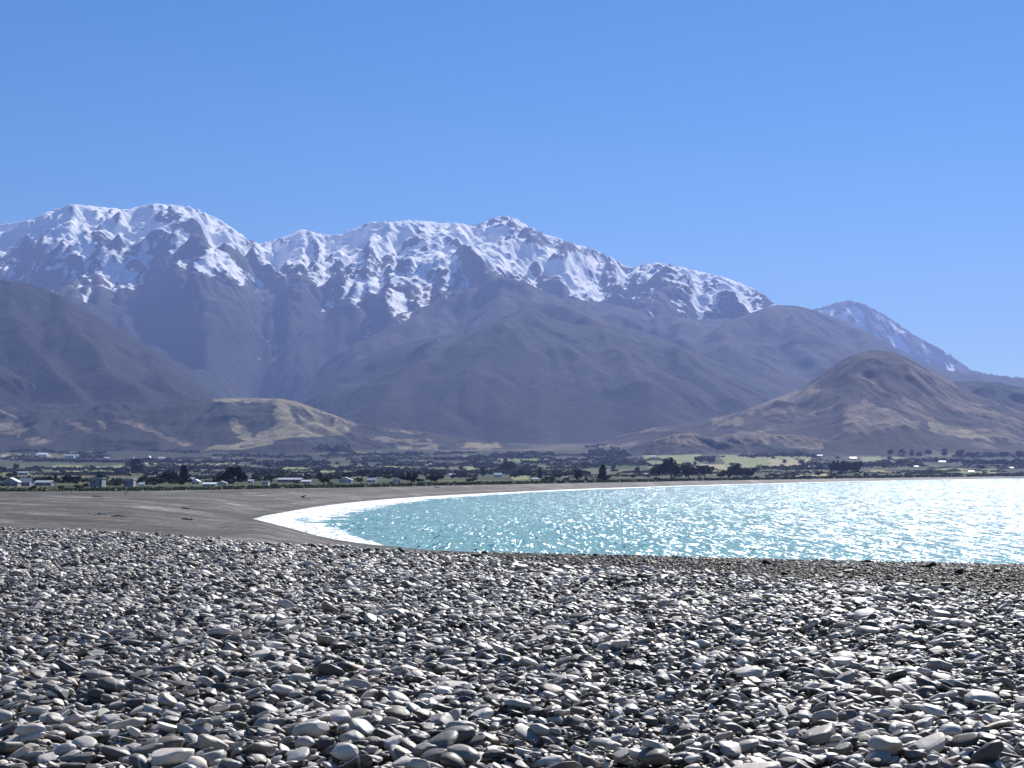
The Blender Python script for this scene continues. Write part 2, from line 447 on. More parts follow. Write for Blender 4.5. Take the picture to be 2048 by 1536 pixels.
# ------------------------------------------------------------------ mountains
def erode(Z, n, steps, seed, batches=4, ke=0.3, kd=0.25, cap=6.0):
    r = np.random.RandomState(seed); H, W = Z.shape
    for bch in range(batches):
        x = r.rand(n) * (W - 3) + 1; y = r.rand(n) * (H - 3) + 1
        dx = np.zeros(n); dy = np.zeros(n); sed = np.zeros(n); wat = np.ones(n)
        for st in range(steps):
            ix = x.astype(int); iy = y.astype(int); fx = x - ix; fy = y - iy
            a = Z[iy, ix]; b_ = Z[iy, ix + 1]; c_ = Z[iy + 1, ix]; d_ = Z[iy + 1, ix + 1]
            gx = (b_ - a) * (1 - fy) + (d_ - c_) * fy; gy = (c_ - a) * (1 - fx) + (d_ - b_) * fx
            h0 = a * (1 - fx) * (1 - fy) + b_ * fx * (1 - fy) + c_ * (1 - fx) * fy + d_ * fx * fy
            dx = dx * 0.25 - gx * 0.75; dy = dy * 0.25 - gy * 0.75
            L = np.sqrt(dx * dx + dy * dy) + 1e-6; dx /= L; dy /= L
            x2 = np.clip(x + dx, 1, W - 2.01); y2 = np.clip(y + dy, 1, H - 2.01)
            jx = x2.astype(int); jy = y2.astype(int); ux = x2 - jx; uy = y2 - jy
            h1 = Z[jy, jx] * (1 - ux) * (1 - uy) + Z[jy, jx + 1] * ux * (1 - uy) + Z[jy + 1, jx] * (1 - ux) * uy + Z[jy + 1, jx + 1] * ux * uy
            dh = h1 - h0
            cp = np.maximum(-dh, 0.02) * wat * cap
            up = dh > 0
            dep = np.where(up, np.minimum(dh, sed), np.where(sed > cp, (sed - cp) * kd, 0))
            ero = np.where(~up & (sed <= cp), np.minimum((cp - sed) * ke * 0.35, -dh * 0.8), 0)
            q = dep - ero; sed = sed - q
            dl = np.bincount(np.concatenate([iy * W + ix, iy * W + ix + 1, (iy + 1) * W + ix, (iy + 1) * W + ix + 1]),
                             np.concatenate([q * (1 - fx) * (1 - fy), q * fx * (1 - fy), q * (1 - fx) * fy, q * fx * fy]), minlength=H * W)
            Z += np.clip(dl, -0.06, 0.04).reshape(H, W)
            x, y = x2, y2; wat *= 0.985
    return Z

def make_range(name, crest, dc0, Lf, Lb, cell, lam, amp, det, seed, p=1.25, pxr=None, dskew=0.0, zb=None, ero=(30000, 50, 3), wander=0.10, spur=1.0, smooth_px=14, spurs=(), spur_len=3200, spur_fall=0.74, crag=0.0, profile_pts=None):
    cx = np.array([c[0] for c in crest], float); cy = np.array([c[1] for c in crest], float)
    pxr = pxr or (cx[0], cx[-1])
    nz = Noise2(seed)
    y0, y1 = dc0 - Lf * 1.05 - abs(dskew) * 0.5, dc0 + Lb + abs(dskew) * 0.5
    x0, x1 = (pxr[0] - PX0) / F * y1 if pxr[0] < PX0 else (pxr[0] - PX0) / F * y0, (pxr[1] - PX0) / F * y1 if pxr[1] > PX0 else (pxr[1] - PX0) / F * y0
    xs = np.arange(x0, x1, cell); ys = np.arange(y0, y1, cell)
    X, Y = np.meshgrid(xs, ys)
    px = PX0 + X / Y * F
    ccy = np.interp(px, cx, cy)
    dc = dc0 + dskew * (px - PX0) / 1024.0 + wander * Lf * nz.fbm(px / 260.0, px * 0 + 3.3, 3)
    base = np.interp(Y, ZPL_D, ZPL_Z) - 30
    Zc = EYE + (HY - ccy) / F * dc
    relief = np.maximum(Zc - base, 0)
    tf = (dc - Y) / Lf; tb = (Y - dc) / Lb
    t = np.where(tf > 0, tf, tb)
    wx = nz.fbm(X / (lam * 1.3), Y / (lam * 1.3), 3) * lam * 0.35; wy = nz.fbm(X / (lam * 1.3) + 40, Y / (lam * 1.3), 3) * lam * 0.35
    R = nz.ridged((X + wx) / lam, (Y + wy) / (lam * 2.1), 5, 0.5)
    prof = np.clip(1 - t, 0, 1) ** p if profile_pts is None else np.where(tf > 0, np.interp(t, *profile_pts), np.clip(1 - t, 0, 1) ** p)
    w = sstep(0.0, 0.22, t) * np.clip(1.15 - t, 0, 1) * np.clip(relief / (np.max(relief) * 0.5), 0, 1)
    body = relief * prof
    for sp_ in spurs:
        k0 = sp_[0]; dd0 = float(np.interp(k0[0], px[int((dc0 - y0) / cell)], dc[int((dc0 - y0) / cell)]))
        pts = []
        for i, (a, b_) in enumerate(sp_):
            d_ = dd0 - spur_len * (i / (len(sp_) - 1)) ** 0.85
            pts.append(((a - PX0) / F * d_, d_, EYE + (HY - b_) / F * d_))
        hw = np.full(X.shape, -1e9)
        for (xa, ya, za), (xb, yb, zb_) in zip(pts[:-1], pts[1:]):
            vx, vy = xb - xa, yb - ya
            q = np.clip(((X + wx * .3 - xa) * vx + (Y + wy * .3 - ya) * vy) / (vx * vx + vy * vy), 0, 1)
            ds = np.hypot(X + wx * .3 - xa - q * vx, Y + wy * .3 - ya - q * vy)
            hw = np.maximum(hw, lerp(za, zb_, q) - spur_fall * ds)
        body = np.maximum(body, hw - base)
    Zh = base + body + w * amp * (R - 0.42) * spur * 2
    d2 = nz.ridged((X + wx * .5) / (lam * 0.33) + 7, (Y + wy * .5) / (lam * 0.4), 4, 0.55)
    Zh = Zh + det * (d2 - 0.5) * np.clip(relief / (np.max(relief) * 0.5), 0, 1) * np.clip(1.1 - t, 0, 1)
    if ero:
        Zh = erode(Zh / cell, ero[0], ero[1], seed, ero[2]) * cell
        Zh = blur(Zh, 1)
    if crag:
        hi = sstep(0.25, 0.6, (Zh - base) / np.max(relief))
        Zh += crag * hi * ((nz.ridged(X / 210 + wx / 300, Y / 170, 4, 0.6) - 0.5) + 0.5 * nz.fbm(X / 75, Y / 75, 2))
    # match the skyline: scale every azimuth so that its highest line of sight is the photograph's
    bins = np.arange(pxr[0] - 20, pxr[1] + 21, 4.0)
    for it in range(3):
        el = (Zh - EYE) / Y
        bi = np.clip(((px - bins[0]) / 4).astype(int), 0, len(bins) - 1)
        mx = np.full(len(bins), -1e9); np.maximum.at(mx, bi.ravel(), el.ravel())
        tgt = (HY - np.interp(bins, cx, cy)) / F
        ok = mx > 0.003
        fac = np.where(ok, np.clip(tgt / np.where(ok, mx, 1), 0.3, 2.5), 1)
        r = smooth_px / 4 if it == 0 else 1.2
        k = np.exp(-0.5 * (np.arange(-20, 21) / r) ** 2); k /= k.sum()
        fac = np.convolve(np.pad(fac, 20, 'edge'), k, 'valid')
        g = np.interp(px, bins, fac)
        Zh = EYE + (Zh - EYE) * g
    return X, Y, Zh, px, t, nz, base

def slope_info(Z, cell):
    gy, gx = np.gradient(Z, cell)
    nzv = 1 / np.sqrt(1 + gx * gx + gy * gy)
    conc = blur(Z, 4) - Z
    return gx, gy, nzv, conc

FOREST = np.array([0.024, 0.028, 0.027]); BROWN = np.array([0.050, 0.040, 0.039]); PASTURE = np.array([0.22, 0.19, 0.115]); DRY = np.array([0.175, 0.140, 0.105])
ROCK = np.array([0.085, 0.078, 0.075])

# far snowy range
CF = [(-400, 470), (-200, 445), (-80, 455), (0, 449), (60, 440), (95, 422), (140, 408), (175, 411), (205, 414), (250, 419), (280, 412), (303, 407), (340, 409), (380, 414), (415, 428), (440, 440),
      (470, 460), (500, 481), (520, 487), (560, 476), (590, 463), (605, 458), (625, 464), (650, 470), (680, 468), (710, 455), (742, 443), (775, 444), (815, 440), (850, 442), (880, 446), (915, 446), (940, 451),
      (965, 444), (985, 436), (1003, 431), (1030, 437), (1055, 452), (1085, 466), (1115, 476), (1142, 486), (1180, 497), (1200, 505), (1230, 520), (1258, 536), (1285, 529), (1312, 525), (1345, 530), (1385, 540),
      (1440, 552), (1480, 566), (1510, 580), (1535, 596), (1552, 612), (1600, 640), (1700, 720), (1850, 820), (2000, 930)]
X, Y, Z, px, t, nz, base = make_range('snowy_range', CF, 15000, 5000, 2600, 14.0, 1500, 370, 120, 21, profile_pts=([0, .12, .3, .68, 1], [1, .90, .77, .48, 0]), p=1.12, pxr=(-320, 1980), ero=(60000, 60, 4), wander=0.16, smooth_px=10, crag=34.0, spurs=[
    [(0, 450), (60, 520), (150, 565), (230, 620)], [(150, 410), (165, 460), (250, 505), (330, 570), (420, 620), (560, 700)], [(300, 408), (350, 470), (380, 540), (470, 590)],
    [(385, 416), (430, 470), (520, 525), (600, 590), (640, 640)], [(605, 458), (660, 500), (720, 540), (760, 600)], [(745, 444), (700, 480), (640, 560), (590, 615)],
    [(870, 447), (830, 482), (780, 520), (720, 570), (680, 600)], [(860, 444), (900, 480), (950, 530), (980, 570)], [(1003, 432), (1030, 480), (1100, 545), (1170, 590)],
    [(1142, 487), (1190, 540), (1230, 590), (1290, 630)], [(1312, 526), (1350, 570), (1420, 615), (1500, 660)], [(1440, 553), (1500, 600), (1560, 640)]])
gx, gy, nv, conc = slope_info(Z, 14.0)
alt = Z + 170 * nz.fbm(X / 700, Y / 700, 4)
east = -gx / np.sqrt(1 + gx ** 2 + gy ** 2)
line = np.interp(px, [0, 150, 330, 420, 560, 640, 800, 1000, 1200, 1400, 1550, 1700], [1750, 1750, 1830, 1720, 1560, 1560, 1560, 1560, 1560, 1480, 1420, 1500])
snow = 0.73 + (alt - line) / 600 + conc * 0.014 - sstep(0.80, 0.62, nv) * 0.6 + 0.52 * nz.fbm(X / 480 + 9, Y / 620, 5, 0.55) - 0.50 * sstep(0.04, -0.22, east) + 0.24 * sstep(0.03, 0.22, east)
def along(pts, w):
    pyv = HY - (Z - EYE) / Y * F; wob = 7 * nz.fbm(X / 180, Y / 180, 3); best = np.full(X.shape, 1e9)
    for (xa, ya), (xb, yb) in zip(pts[:-1], pts[1:]):
        q = np.clip(((px + wob - xa) * (xb - xa) + (pyv + wob - ya) * (yb - ya)) / ((xb - xa) ** 2 + (yb - ya) ** 2), 0, 1)
        best = np.minimum(best, np.hypot(px + wob - xa - q * (xb - xa), pyv + wob - ya - q * (yb - ya)))
    return np.exp(-(best / w) ** 2) * (t < 0.9)
for pts, w, k_ in ([(0, 475), (60, 455), (110, 435)], 15, .6), ([(135, 450), (190, 500), (240, 540), (265, 560)], 20, .75), ([(185, 432), (240, 465), (290, 490)], 15, .7), ([(250, 425), (300, 450), (342, 485)], 17, .7), \
        ([(415, 435), (465, 465)], 9, .5), ([(50, 560), (110, 535)], 18, .5), ([(525, 500), (570, 510), (600, 478)], 24, .8), ([(640, 478), (690, 515), (715, 525)], 14, .8), ([(690, 500), (740, 465), (800, 450)], 15, .7), \
        ([(820, 510), (870, 520), (900, 505)], 18, .7), ([(890, 455), (940, 480), (990, 520), (1040, 545)], 15, .8), ([(1045, 495), (1100, 530), (1150, 570), (1170, 580)], 17, .8), ([(1405, 610), (1445, 580), (1470, 600)], 24, .8), \
        ([(400, 530), (450, 525)], 18, .5), ([(700, 590), (760, 560), (800, 600)], 14, .4), ([(145, 455), (200, 480), (235, 495)], 9, -.9), ([(960, 445), (1003, 440), (1060, 470), (1130, 490)], 15, -1.0), \
        ([(300, 412), (350, 430), (400, 470), (440, 490)], 14, -.55), ([(850, 450), (830, 480), (790, 510), (740, 545)], 6, -.8), ([(870, 452), (920, 490), (980, 540)], 6, -.6), ([(500, 490), (520, 530), (560, 560)], 12, -.6), \
        ([(605, 462), (640, 500), (690, 540)], 6, -.7), ([(1180, 500), (1230, 540), (1260, 560)], 14, -.5), ([(330, 570), (480, 600), (620, 650)], 28, -1.2), ([(0, 520), (60, 500), (100, 520)], 16, -.5):
    snow += 1.15 * k_ * along(pts, w)
snow -= (0.95 * np.exp(-np.abs(t) / 0.022) + 0.25 * np.exp(-np.abs(t) / 0.09)) * np.clip(0.55 + 1.3 * nz.fbm(px / 80, px * 0, 3), 0, 1.4)
snow = np.clip(snow, -0.6, 0.95)
k = sstep(1100, 1650, alt)[..., None]
tint = lerp(lerp(FOREST, BROWN, sstep(-0.2, 0.5, nz.fbm(X / 500, Y / 500, 4))[..., None] * 0.6), ROCK, k)
M_ROCK = terrain_mat('alpine_rock_and_snow', 0.008, 0.04, 0.45, 0.8, 22.0, snow=True)
tag(link('mountain_range', grid_mesh('mountain_range', X, Y, Z, {'tint': tint, 'snow': snow}, Z > base + 16), M_ROCK), 'high rocky mountain range streaked with snow, the farthest skyline', 'mountains', kind='structure')

# far right peak with a dusting of snow
CR = [(1380, 760), (1480, 690), (1550, 645), (1600, 622), (1640, 615), (1668, 606), (1698, 600), (1720, 606), (1745, 617), (1775, 634), (1800, 652), (1830, 672), (1870, 692), (1905, 714), (1942, 740), (1990, 750), (2060, 757), (2300, 790)]
X, Y, Z, px, t, nz, base = make_range('far_peak', CR, 18500, 3600, 1500, 22.0, 1100, 260, 130, 33, pxr=(1380, 2300), ero=(20000, 50, 3), smooth_px=10, crag=45.0)
gx, gy, nv, conc = slope_info(Z, 22.0)
snow = np.clip(0.58 + (Z + 120 * nz.fbm(X / 500, Y / 500, 4) - 1750) / 900 + conc * 0.02 + 0.3 * nz.fbm(X / 300, Y / 300, 3), -0.6, 0.8)
tint = lerp(FOREST, ROCK, sstep(900, 1500, Z)[..., None])
tag(link('mountain_peak', grid_mesh('mountain_peak', X, Y, Z, {'tint': tint, 'snow': snow}, Z > base + 16), M_ROCK), 'hazy peak lightly dusted with snow at the right end of the range', 'mountain', kind='structure')

M_FOREST = terrain_mat('forested_slope', 0.014, 0.06, 0.9, 1.0, 24.0)
def wooded(name, label, crest, dc0, Lf, Lb, cell, lam, amp, det, seed, brown=0.35, mul=1.0, **kw):
    X, Y, Z, px, t, nz, base = make_range(name, crest, dc0, Lf, Lb, cell, lam, amp, det, seed, **kw)
    gx, gy, nv, conc = slope_info(Z, cell)
    k = sstep(-0.05, 0.55, nz.fbm(X / 420, Y / 420, 5) - conc * 0.02)[..., None] * brown
    tint = lerp(FOREST, BROWN, k) * mul
    o = tag(link(name, grid_mesh(name, X, Y, Z, {'tint': tint}, Z > base + 16), M_FOREST), label, 'mountain', kind='structure')
    return o

CM1 = [(520, 860), (590, 792), (640, 735), (700, 672), (760, 640), (850, 612), (910, 590), (955, 566), (985, 555), (1003, 552), (1030, 561), (1050, 566), (1085, 582), (1120, 596), (1200, 604), (1300, 626), (1400, 640), (1470, 636),
       (1510, 622), (1550, 610), (1590, 611), (1630, 621), (1680, 640), (1730, 662), (1790, 695), (1840, 722), (1900, 742), (1960, 748), (2060, 760), (2300, 800)]
wooded('mountain_shoulder', 'dark hazy middle range in front of the snowy mountains', CM1, 11800, 3300, 1800, 16.0, 1200, 150, 36, 41, brown=0.7, mul=1.25, spur_len=2300, spur_fall=0.5, spurs=[[(1003, 553), (1080, 600), (1180, 650)], [(955, 566), (880, 620), (780, 680), (690, 740)], [(1300, 626), (1380, 680), (1460, 740)], [(1550, 610), (1600, 680), (1640, 740)], [(1550, 610), (1480, 660), (1440, 700)], [(1680, 640), (1740, 700), (1780, 760)]], pxr=(480, 2260), ero=(24000, 40, 2))
CVL = [(-300, 560), (0, 575), (150, 600), (300, 640), (380, 690), (450, 740), (520, 765), (600, 800), (680, 860)]
wooded('mountain_spur', 'hazy forested spur closing the valley on the left', CVL, 11000, 2600, 1500, 16.0, 900, 120, 45, 47, pxr=(-250, 660), ero=(20000, 50, 3))
CL = [(-420, 520), (-200, 540), (-60, 552), (0, 559), (60, 568), (100, 582), (150, 606), (200, 634), (250, 662), (300, 694), (350, 728), (400, 762), (450, 795), (500, 830), (600, 880)]
wooded('forested_mountain', 'steep dark forested mountain filling the left edge', CL, 8200, 2300, 1200, 11.0, 700, 66, 18, 52, brown=0.3, mul=0.85, spur_len=1800, spur_fall=0.5, spurs=[[(100, 582), (150, 660), (230, 740), (300, 800)], [(0, 560), (40, 650), (110, 740), (170, 810)], [(250, 662), (320, 730), (390, 800)]], pxr=(-380, 560), ero=(12000, 36, 2))
CC = [(520, 850), (600, 792), (650, 758), (700, 728), (750, 706), (800, 690), (850, 678), (900, 669), (940, 668), (975, 656), (1010, 632), (1045, 618), (1075, 622), (1110, 640), (1150, 649), (1200, 652), (1255, 655), (1300, 668),
      (1350, 688), (1400, 708), (1450, 730), (1500, 752), (1560, 776), (1620, 800), (1760, 850), (1900, 890)]
wooded('forested_dome', 'broad dark dome shaped mountain in the middle below the snow', CC, 9200, 2700, 1300, 12.0, 750, 66, 18, 63, brown=0.45, mul=0.8, spur_len=2000, spur_fall=0.45, spurs=[[(1045, 618), (1000, 665), (950, 730), (890, 810)], [(1045, 618), (1090, 680), (1125, 760), (1140, 840)], [(900, 669), (845, 720), (770, 790)], [(1200, 652), (1255, 720), (1290, 810)], [(1300, 668), (1400, 740), (1480, 810)], [(950, 668), (985, 740), (1010, 820)]], pxr=(500, 1880), ero=(12000, 36, 2))
CL2 = [(-420, 640), (-150, 680), (0, 728), (40, 752), (80, 772), (130, 795), (180, 815), (260, 850), (360, 880)]
wooded('forested_foothill', 'low dark wooded foothill at the left edge', CL2, 6700, 1200, 600, 8.0, 450, 55, 18, 71, brown=0.3, pxr=(-380, 340), ero=(15000, 40, 3))

M_GRASSHILL = terrain_mat('grass_hill', 0.025, 0.1, 0.6, 0.9, 7.0)
def grassy(name, label, crest, dc0, Lf, Lb, cell, lam, amp, det, seed, polys, bg_tint, thr=None, **kw):
    X, Y, Z, px, t, nz, base = make_range(name, crest, dc0, Lf, Lb, cell, lam, amp, det, seed, **kw)
    py = HY - (Z - EYE) / Y * F
    gx, gy, nv, conc = slope_info(Z, cell)
    wx = 9 * nz.fbm(X / 70, Y / 70, 4); wy = 5 * nz.fbm(X / 70 + 30, Y / 70, 4)
    tint = np.broadcast_to(np.array(bg_tint), Z.shape + (3,)).copy()
    k = sstep(0.0, 0.5, nz.fbm(X / 160, Y / 160, 5))[..., None]
    tint = lerp(tint, tint * 0.7 + BROWN * 0.3, k)
    if thr is not None:
        k = sstep(thr, thr + 0.12, nz.fbm(X / 230 + 5, Y / 230, 5) + conc * 0.0 - gx * 0.35)[..., None]
        tint = lerp(tint, DRY * 0.8, k)
    for col, poly in polys:
        tint[in_poly(px + wx, py + wy, poly)] = col
    gul = sstep(0.5, 2.5, blur(Z, 3) * -1 + Z < -1e9) if False else np.clip((conc - 0.6) / 2.0, 0, 1)[..., None]
    tint = lerp(tint, FOREST * 1.2, gul * 0.7)
    o = tag(link(name, grid_mesh(name, X, Y, Z, {'tint': tint}, Z > base + 16), M_GRASSHILL), label, 'hill', kind='structure')
    return o

CG = [(-200, 800), (0, 812), (100, 806), (160, 809), (220, 804), (300, 806), (360, 800), (430, 797), (490, 796), (560, 797), (590, 803), (620, 813), (650, 824), (690, 838), (720, 848), (780, 856), (850, 864), (920, 874), (1000, 886), (1080, 898), (1150, 915)]
GP = [(PASTURE, [(430, 797), (480, 793), (560, 793), (640, 815), (712, 850), (690, 868), (640, 872), (585, 876), (540, 888), (450, 902), (400, 904), (440, 890), (500, 880), (555, 848), (547, 808), (430, 803)]),
      (tuple(FOREST * 1.1), [(577, 808), (597, 815), (600, 850), (585, 845)]),
      (PASTURE, [(455, 832), (470, 838), (510, 880), (490, 880), (465, 862)]),
      (DRY, [(0, 820), (30, 830), (60, 858), (40, 872), (0, 862)]), (DRY, [(130, 843), (150, 842), (195, 866), (180, 868), (150, 856)]), (PASTURE, [(193, 838), (215, 848), (210, 856), (192, 850)]),
      (DRY, [(230, 840), (270, 842), (330, 868), (385, 890), (370, 893), (320, 874), (260, 850)]), (DRY, [(50, 880), (70, 872), (110, 880), (100, 888), (60, 886)]),
      (DRY, [(625, 826), (690, 838), (715, 850), (700, 850)]), (DRY, [(780, 858), (850, 866), (840, 869), (790, 862)]), (DRY, [(740, 872), (860, 882), (900, 890), (820, 888), (750, 880)]),
      (PASTURE, [(785, 894), (870, 892), (880, 902), (820, 904)]), (PASTURE, [(915, 886), (1000, 888), (1010, 897), (930, 897)])]
grassy('grassy_hill', 'rounded hill with a bare straw coloured grass slope among dark scrub', CG, 5900, 1100, 500, 5.0, 330, 40, 8, 83, GP, FOREST * 1.15, pxr=(-150, 1120), ero=(15000, 30, 2), smooth_px=8)
CRH = [(1120, 905), (1200, 880), (1300, 856), (1400, 842), (1480, 822), (1530, 803), (1570, 789), (1600, 776), (1640, 748), (1680, 721), (1710, 707), (1745, 699), (1780, 703), (1815, 716), (1850, 736), (1890, 756), (1930, 780), (1980, 800), (2048, 826), (2150, 870), (2300, 905)]
RP = [(DRY, [(1480, 822), (1560, 790), (1600, 778), (1640, 760), (1640, 785), (1560, 806), (1490, 830)]), (DRY, [(1520, 822), (1580, 812), (1630, 818), (1635, 832), (1600, 828), (1520, 832)]),
      (DRY, [(1685, 820), (1730, 800), (1790, 825), (1850, 848), (1720, 852), (1690, 846)]), (PASTURE, [(1858, 846), (1920, 850), (1965, 872), (1990, 884), (1930, 876), (1860, 862)]),
      (DRY * 0.8, [(1880, 770), (1930, 800), (2048, 845), (2048, 870), (1960, 830), (1900, 795)]), (PASTURE * 0.7, [(1415, 834), (1490, 836), (1480, 852), (1420, 850)])]
grassy('conical_hill', 'conical brown hill with patches of dry pasture on the right', CRH, 6300, 1500, 700, 6.0, 420, 46, 8, 91, RP, FOREST * 0.55 + BROWN * 0.5, thr=0.35, pxr=(1080, 2260), ero=(15000, 30, 2), smooth_px=8)
CR2 = [(1780, 800), (1850, 775), (1900, 763), (1960, 762), (2000, 766), (2048, 776), (2150, 790), (2350, 820)]
wooded('hill_ridge', 'dark ridge behind the conical hill at the right edge', CR2, 7900, 1500, 700, 10.0, 500, 90, 30, 97, brown=0.6, pxr=(1760, 2300), ero=(15000, 40, 3))
CLH = [(1180, 915), (1260, 895), (1310, 880), (1345, 868), (1385, 866), (1420, 876), (1450, 870), (1490, 866), (1530, 868), (1570, 869), (1610, 872), (1640, 880), (1665, 895), (1720, 915)]
LP = [(DRY * 0.95, [(1300, 888), (1340, 868), (1400, 862), (1480, 862), (1640, 870), (1644, 902), (1560, 890), (1480, 885), (1420, 893), (1360, 890)])]
grassy('low_hills', 'low rumpled dry grass hills at the foot of the conical hill', CLH, 5000, 420, 260, 3.5, 150, 22, 5, 103, LP, FOREST * 1.2, pxr=(1180, 1720), ero=(20000, 30, 2), smooth_px=8)


# ------------------------------------------------------------------ beach stones
RS = np.random.RandomState(7)
def stone_mesh(name, seed, kind):
    rnd = random.Random(seed)
    bm = bmesh.new(); bmesh.ops.create_icosphere(bm, subdivisions=4, radius=1.0)
    off = Vector((rnd.uniform(-50, 50), rnd.uniform(-50, 50), rnd.uniform(-50, 50)))
    ex = {'angular': 0.6, 'oval': 1.0, 'slab': 0.62, 'wedge': 0.8, 'egg': 0.95}[kind]
    taper = {'angular': 0.25, 'oval': 0.10, 'slab': 0.12, 'wedge': 0.38, 'egg': 0.28}[kind] * rnd.choice((-1, 1))
    planes = []
    for _ in range({'angular': 9, 'oval': 2, 'slab': 5, 'wedge': 4, 'egg': 2}[kind]):
        v = Vector((rnd.gauss(0, 1), rnd.gauss(0, 1), rnd.gauss(0, 0.8))).normalized()
        planes.append((v, rnd.uniform(0.62, 0.88), 0.04 if kind == 'angular' else rnd.uniform(0.15, 0.5)))
    for v in bm.verts:
        p = v.co.normalized()
        q = Vector([math.copysign(abs(c) ** ex, c) for c in p])
        r = 1.0 + 0.16 * mnoise.noise(p * 1.1 + off) + 0.05 * mnoise.noise(p * 2.7 + off)
        q = q * r
        q.y *= 1 + taper * q.x; q.z *= 1 + taper * 0.7 * q.x
        q.y += 0.10 * (q.x * q.x - 0.4) * (1 if seed % 2 else -1)
        for nrm, dpl, soft in planes:
            e = q.dot(nrm) - dpl
            if e > 0: q -= nrm * e * (1 - soft)
        v.co = q
    co = np.array([v.co[:] for v in bm.verts]); ext = np.abs(co).max(0); ctr = (co.max(0) + co.min(0)) / 2; ext = (co.max(0) - co.min(0)) / 2
    for v in bm.verts: v.co = Vector(((v.co.x - ctr[0]) / ext[0], (v.co.y - ctr[1]) / ext[1], (v.co.z - ctr[2]) / ext[2]))
    for f in bm.faces: f.smooth = True
    me = bpy.data.meshes.new(name); bm.to_mesh(me); bm.free()
    return me
KINDS_ = ['oval', 'slab', 'wedge', 'egg', 'oval', 'slab', 'oval', 'wedge', 'oval', 'slab', 'egg', 'oval', 'wedge', 'slab', 'angular', 'oval', 'slab', 'angular', 'oval', 'angular']
STONE_ME = [stone_mesh('beach_stone', 100 + i, k) for i, k in enumerate(KINDS_)]

def stone_mat(name, instanced):
    m, n, l, b = new_mat(name)
    if instanced:
        a = N(n, 'ShaderNodeAttribute', attribute_type='INSTANCER', attribute_name='tone'); tone = a.outputs['Fac']
        oi = n.new('ShaderNodeObjectInfo'); rnd_ = oi.outputs['Random']
    else:
        oi = n.new('ShaderNodeObjectInfo'); sp_ = n.new('ShaderNodeSeparateColor'); l.new(oi.outputs['Color'], sp_.inputs[0]); tone = sp_.outputs[0]; rnd_ = oi.outputs['Random']
    p = coord(n, l)
    f1 = ntex(n, l, p, 14.0, 5, 0.6); f2 = ntex(n, l, p, 160.0, 4, 0.7)
    c0 = ramp(n, l, tone, [(0.0, (0.040, 0.036, 0.032)), (0.3, (0.14, 0.128, 0.115)), (0.6, (0.39, 0.356, 0.318)), (1.0, (0.72, 0.655, 0.585))])
    hue = ramp(n, l, rnd_, [(0.0, (1.0, 0.93, 0.84)), (0.25, (1.0, 0.98, 0.95)), (0.6, (0.97, 1.0, 1.0)), (0.88, (1.0, 0.95, 0.96)), (0.95, (0.95, 1.0, 0.9)), (1.0, (1.12, 0.93, 0.76))])
    c0 = mix(n, l, 1.0, c0, hue, 'MULTIPLY')
    k = ramp(n, l, math_node(n, l, 'ADD', math_node(n, l, 'MULTIPLY', f1, 0.6), math_node(n, l, 'MULTIPLY', f2, 0.4)), [(0.3, (0.72,) * 3), (0.5, (1,) * 3), (0.7, (1.25,) * 3)])
    c0 = mix(n, l, 1.0, c0, k, 'MULTIPLY')
    # thin pale quartz veins on some stones
    wv = n.new('ShaderNodeTexWave'); wv.inputs['Scale'].default_value = 2.2; wv.inputs['Distortion'].default_value = 5.0; wv.inputs['Detail'].default_value = 2.0; l.new(p, wv.inputs['Vector'])
    vein = math_node(n, l, 'MULTIPLY', ramp(n, l, wv.outputs['Fac'], [(0.965, (0, 0, 0)), (0.99, (1, 1, 1))]), math_node(n, l, 'GREATER_THAN', rnd_, 0.82))
    l.new(mix(n, l, math_node(n, l, 'MULTIPLY', vein, 0.6), c0, (0.5, 0.49, 0.47)), b.inputs['Base Color'])
    b.inputs['Roughness'].default_value = 0.52; b.inputs['Specular IOR Level'].default_value = 0.45
    bp = N(n, 'ShaderNodeBump', Strength=0.45, Distance=0.008); l.new(math_node(n, l, 'ADD', f1, math_node(n, l, 'MULTIPLY', f2, 0.25)), bp.inputs['Height']); l.new(bp.outputs[0], b.inputs['Normal'])
    return m
M_STONE, M_STONES, = stone_mat('beach_stone', False), stone_mat('beach_stones', True)
for me in STONE_ME: me.materials.append(M_STONE)

CELL = 0.010
HX0, HX1, HY0, HY1 = -17.0, 17.0, 5.0, 44.0
NXc, NYc = int((HX1 - HX0) / CELL), int((HY1 - HY0) / CELL)
HM = np.full((NYc, NXc), PLATEAU - 0.02, np.float32)
xs_ = np.linspace(HX0, HX1, NXc); ys_ = np.linspace(HY0, HY1, NYc)
und = Noise2(77)
uy, ux = np.meshgrid(ys_[::8], xs_[::8], indexing='ij')
ug = 0.035 * und.fbm(ux / 2.6, uy / 3.5, 3)
HM += np.repeat(np.repeat(ug, 8, 0), 8, 1)[:NYc, :NXc]
IDM = np.full((NYc, NXc), -1, np.int32)
EDGE_PX = [-400, 0, 250, 500, 750, 1000, 1250, 1500, 1750, 2048, 2400]
EDGE_D = [1.5 * F / (y - HY) for y in (1052, 1054, 1062, 1080, 1096, 1117, 1135, 1149, 1164, 1182, 1196)]

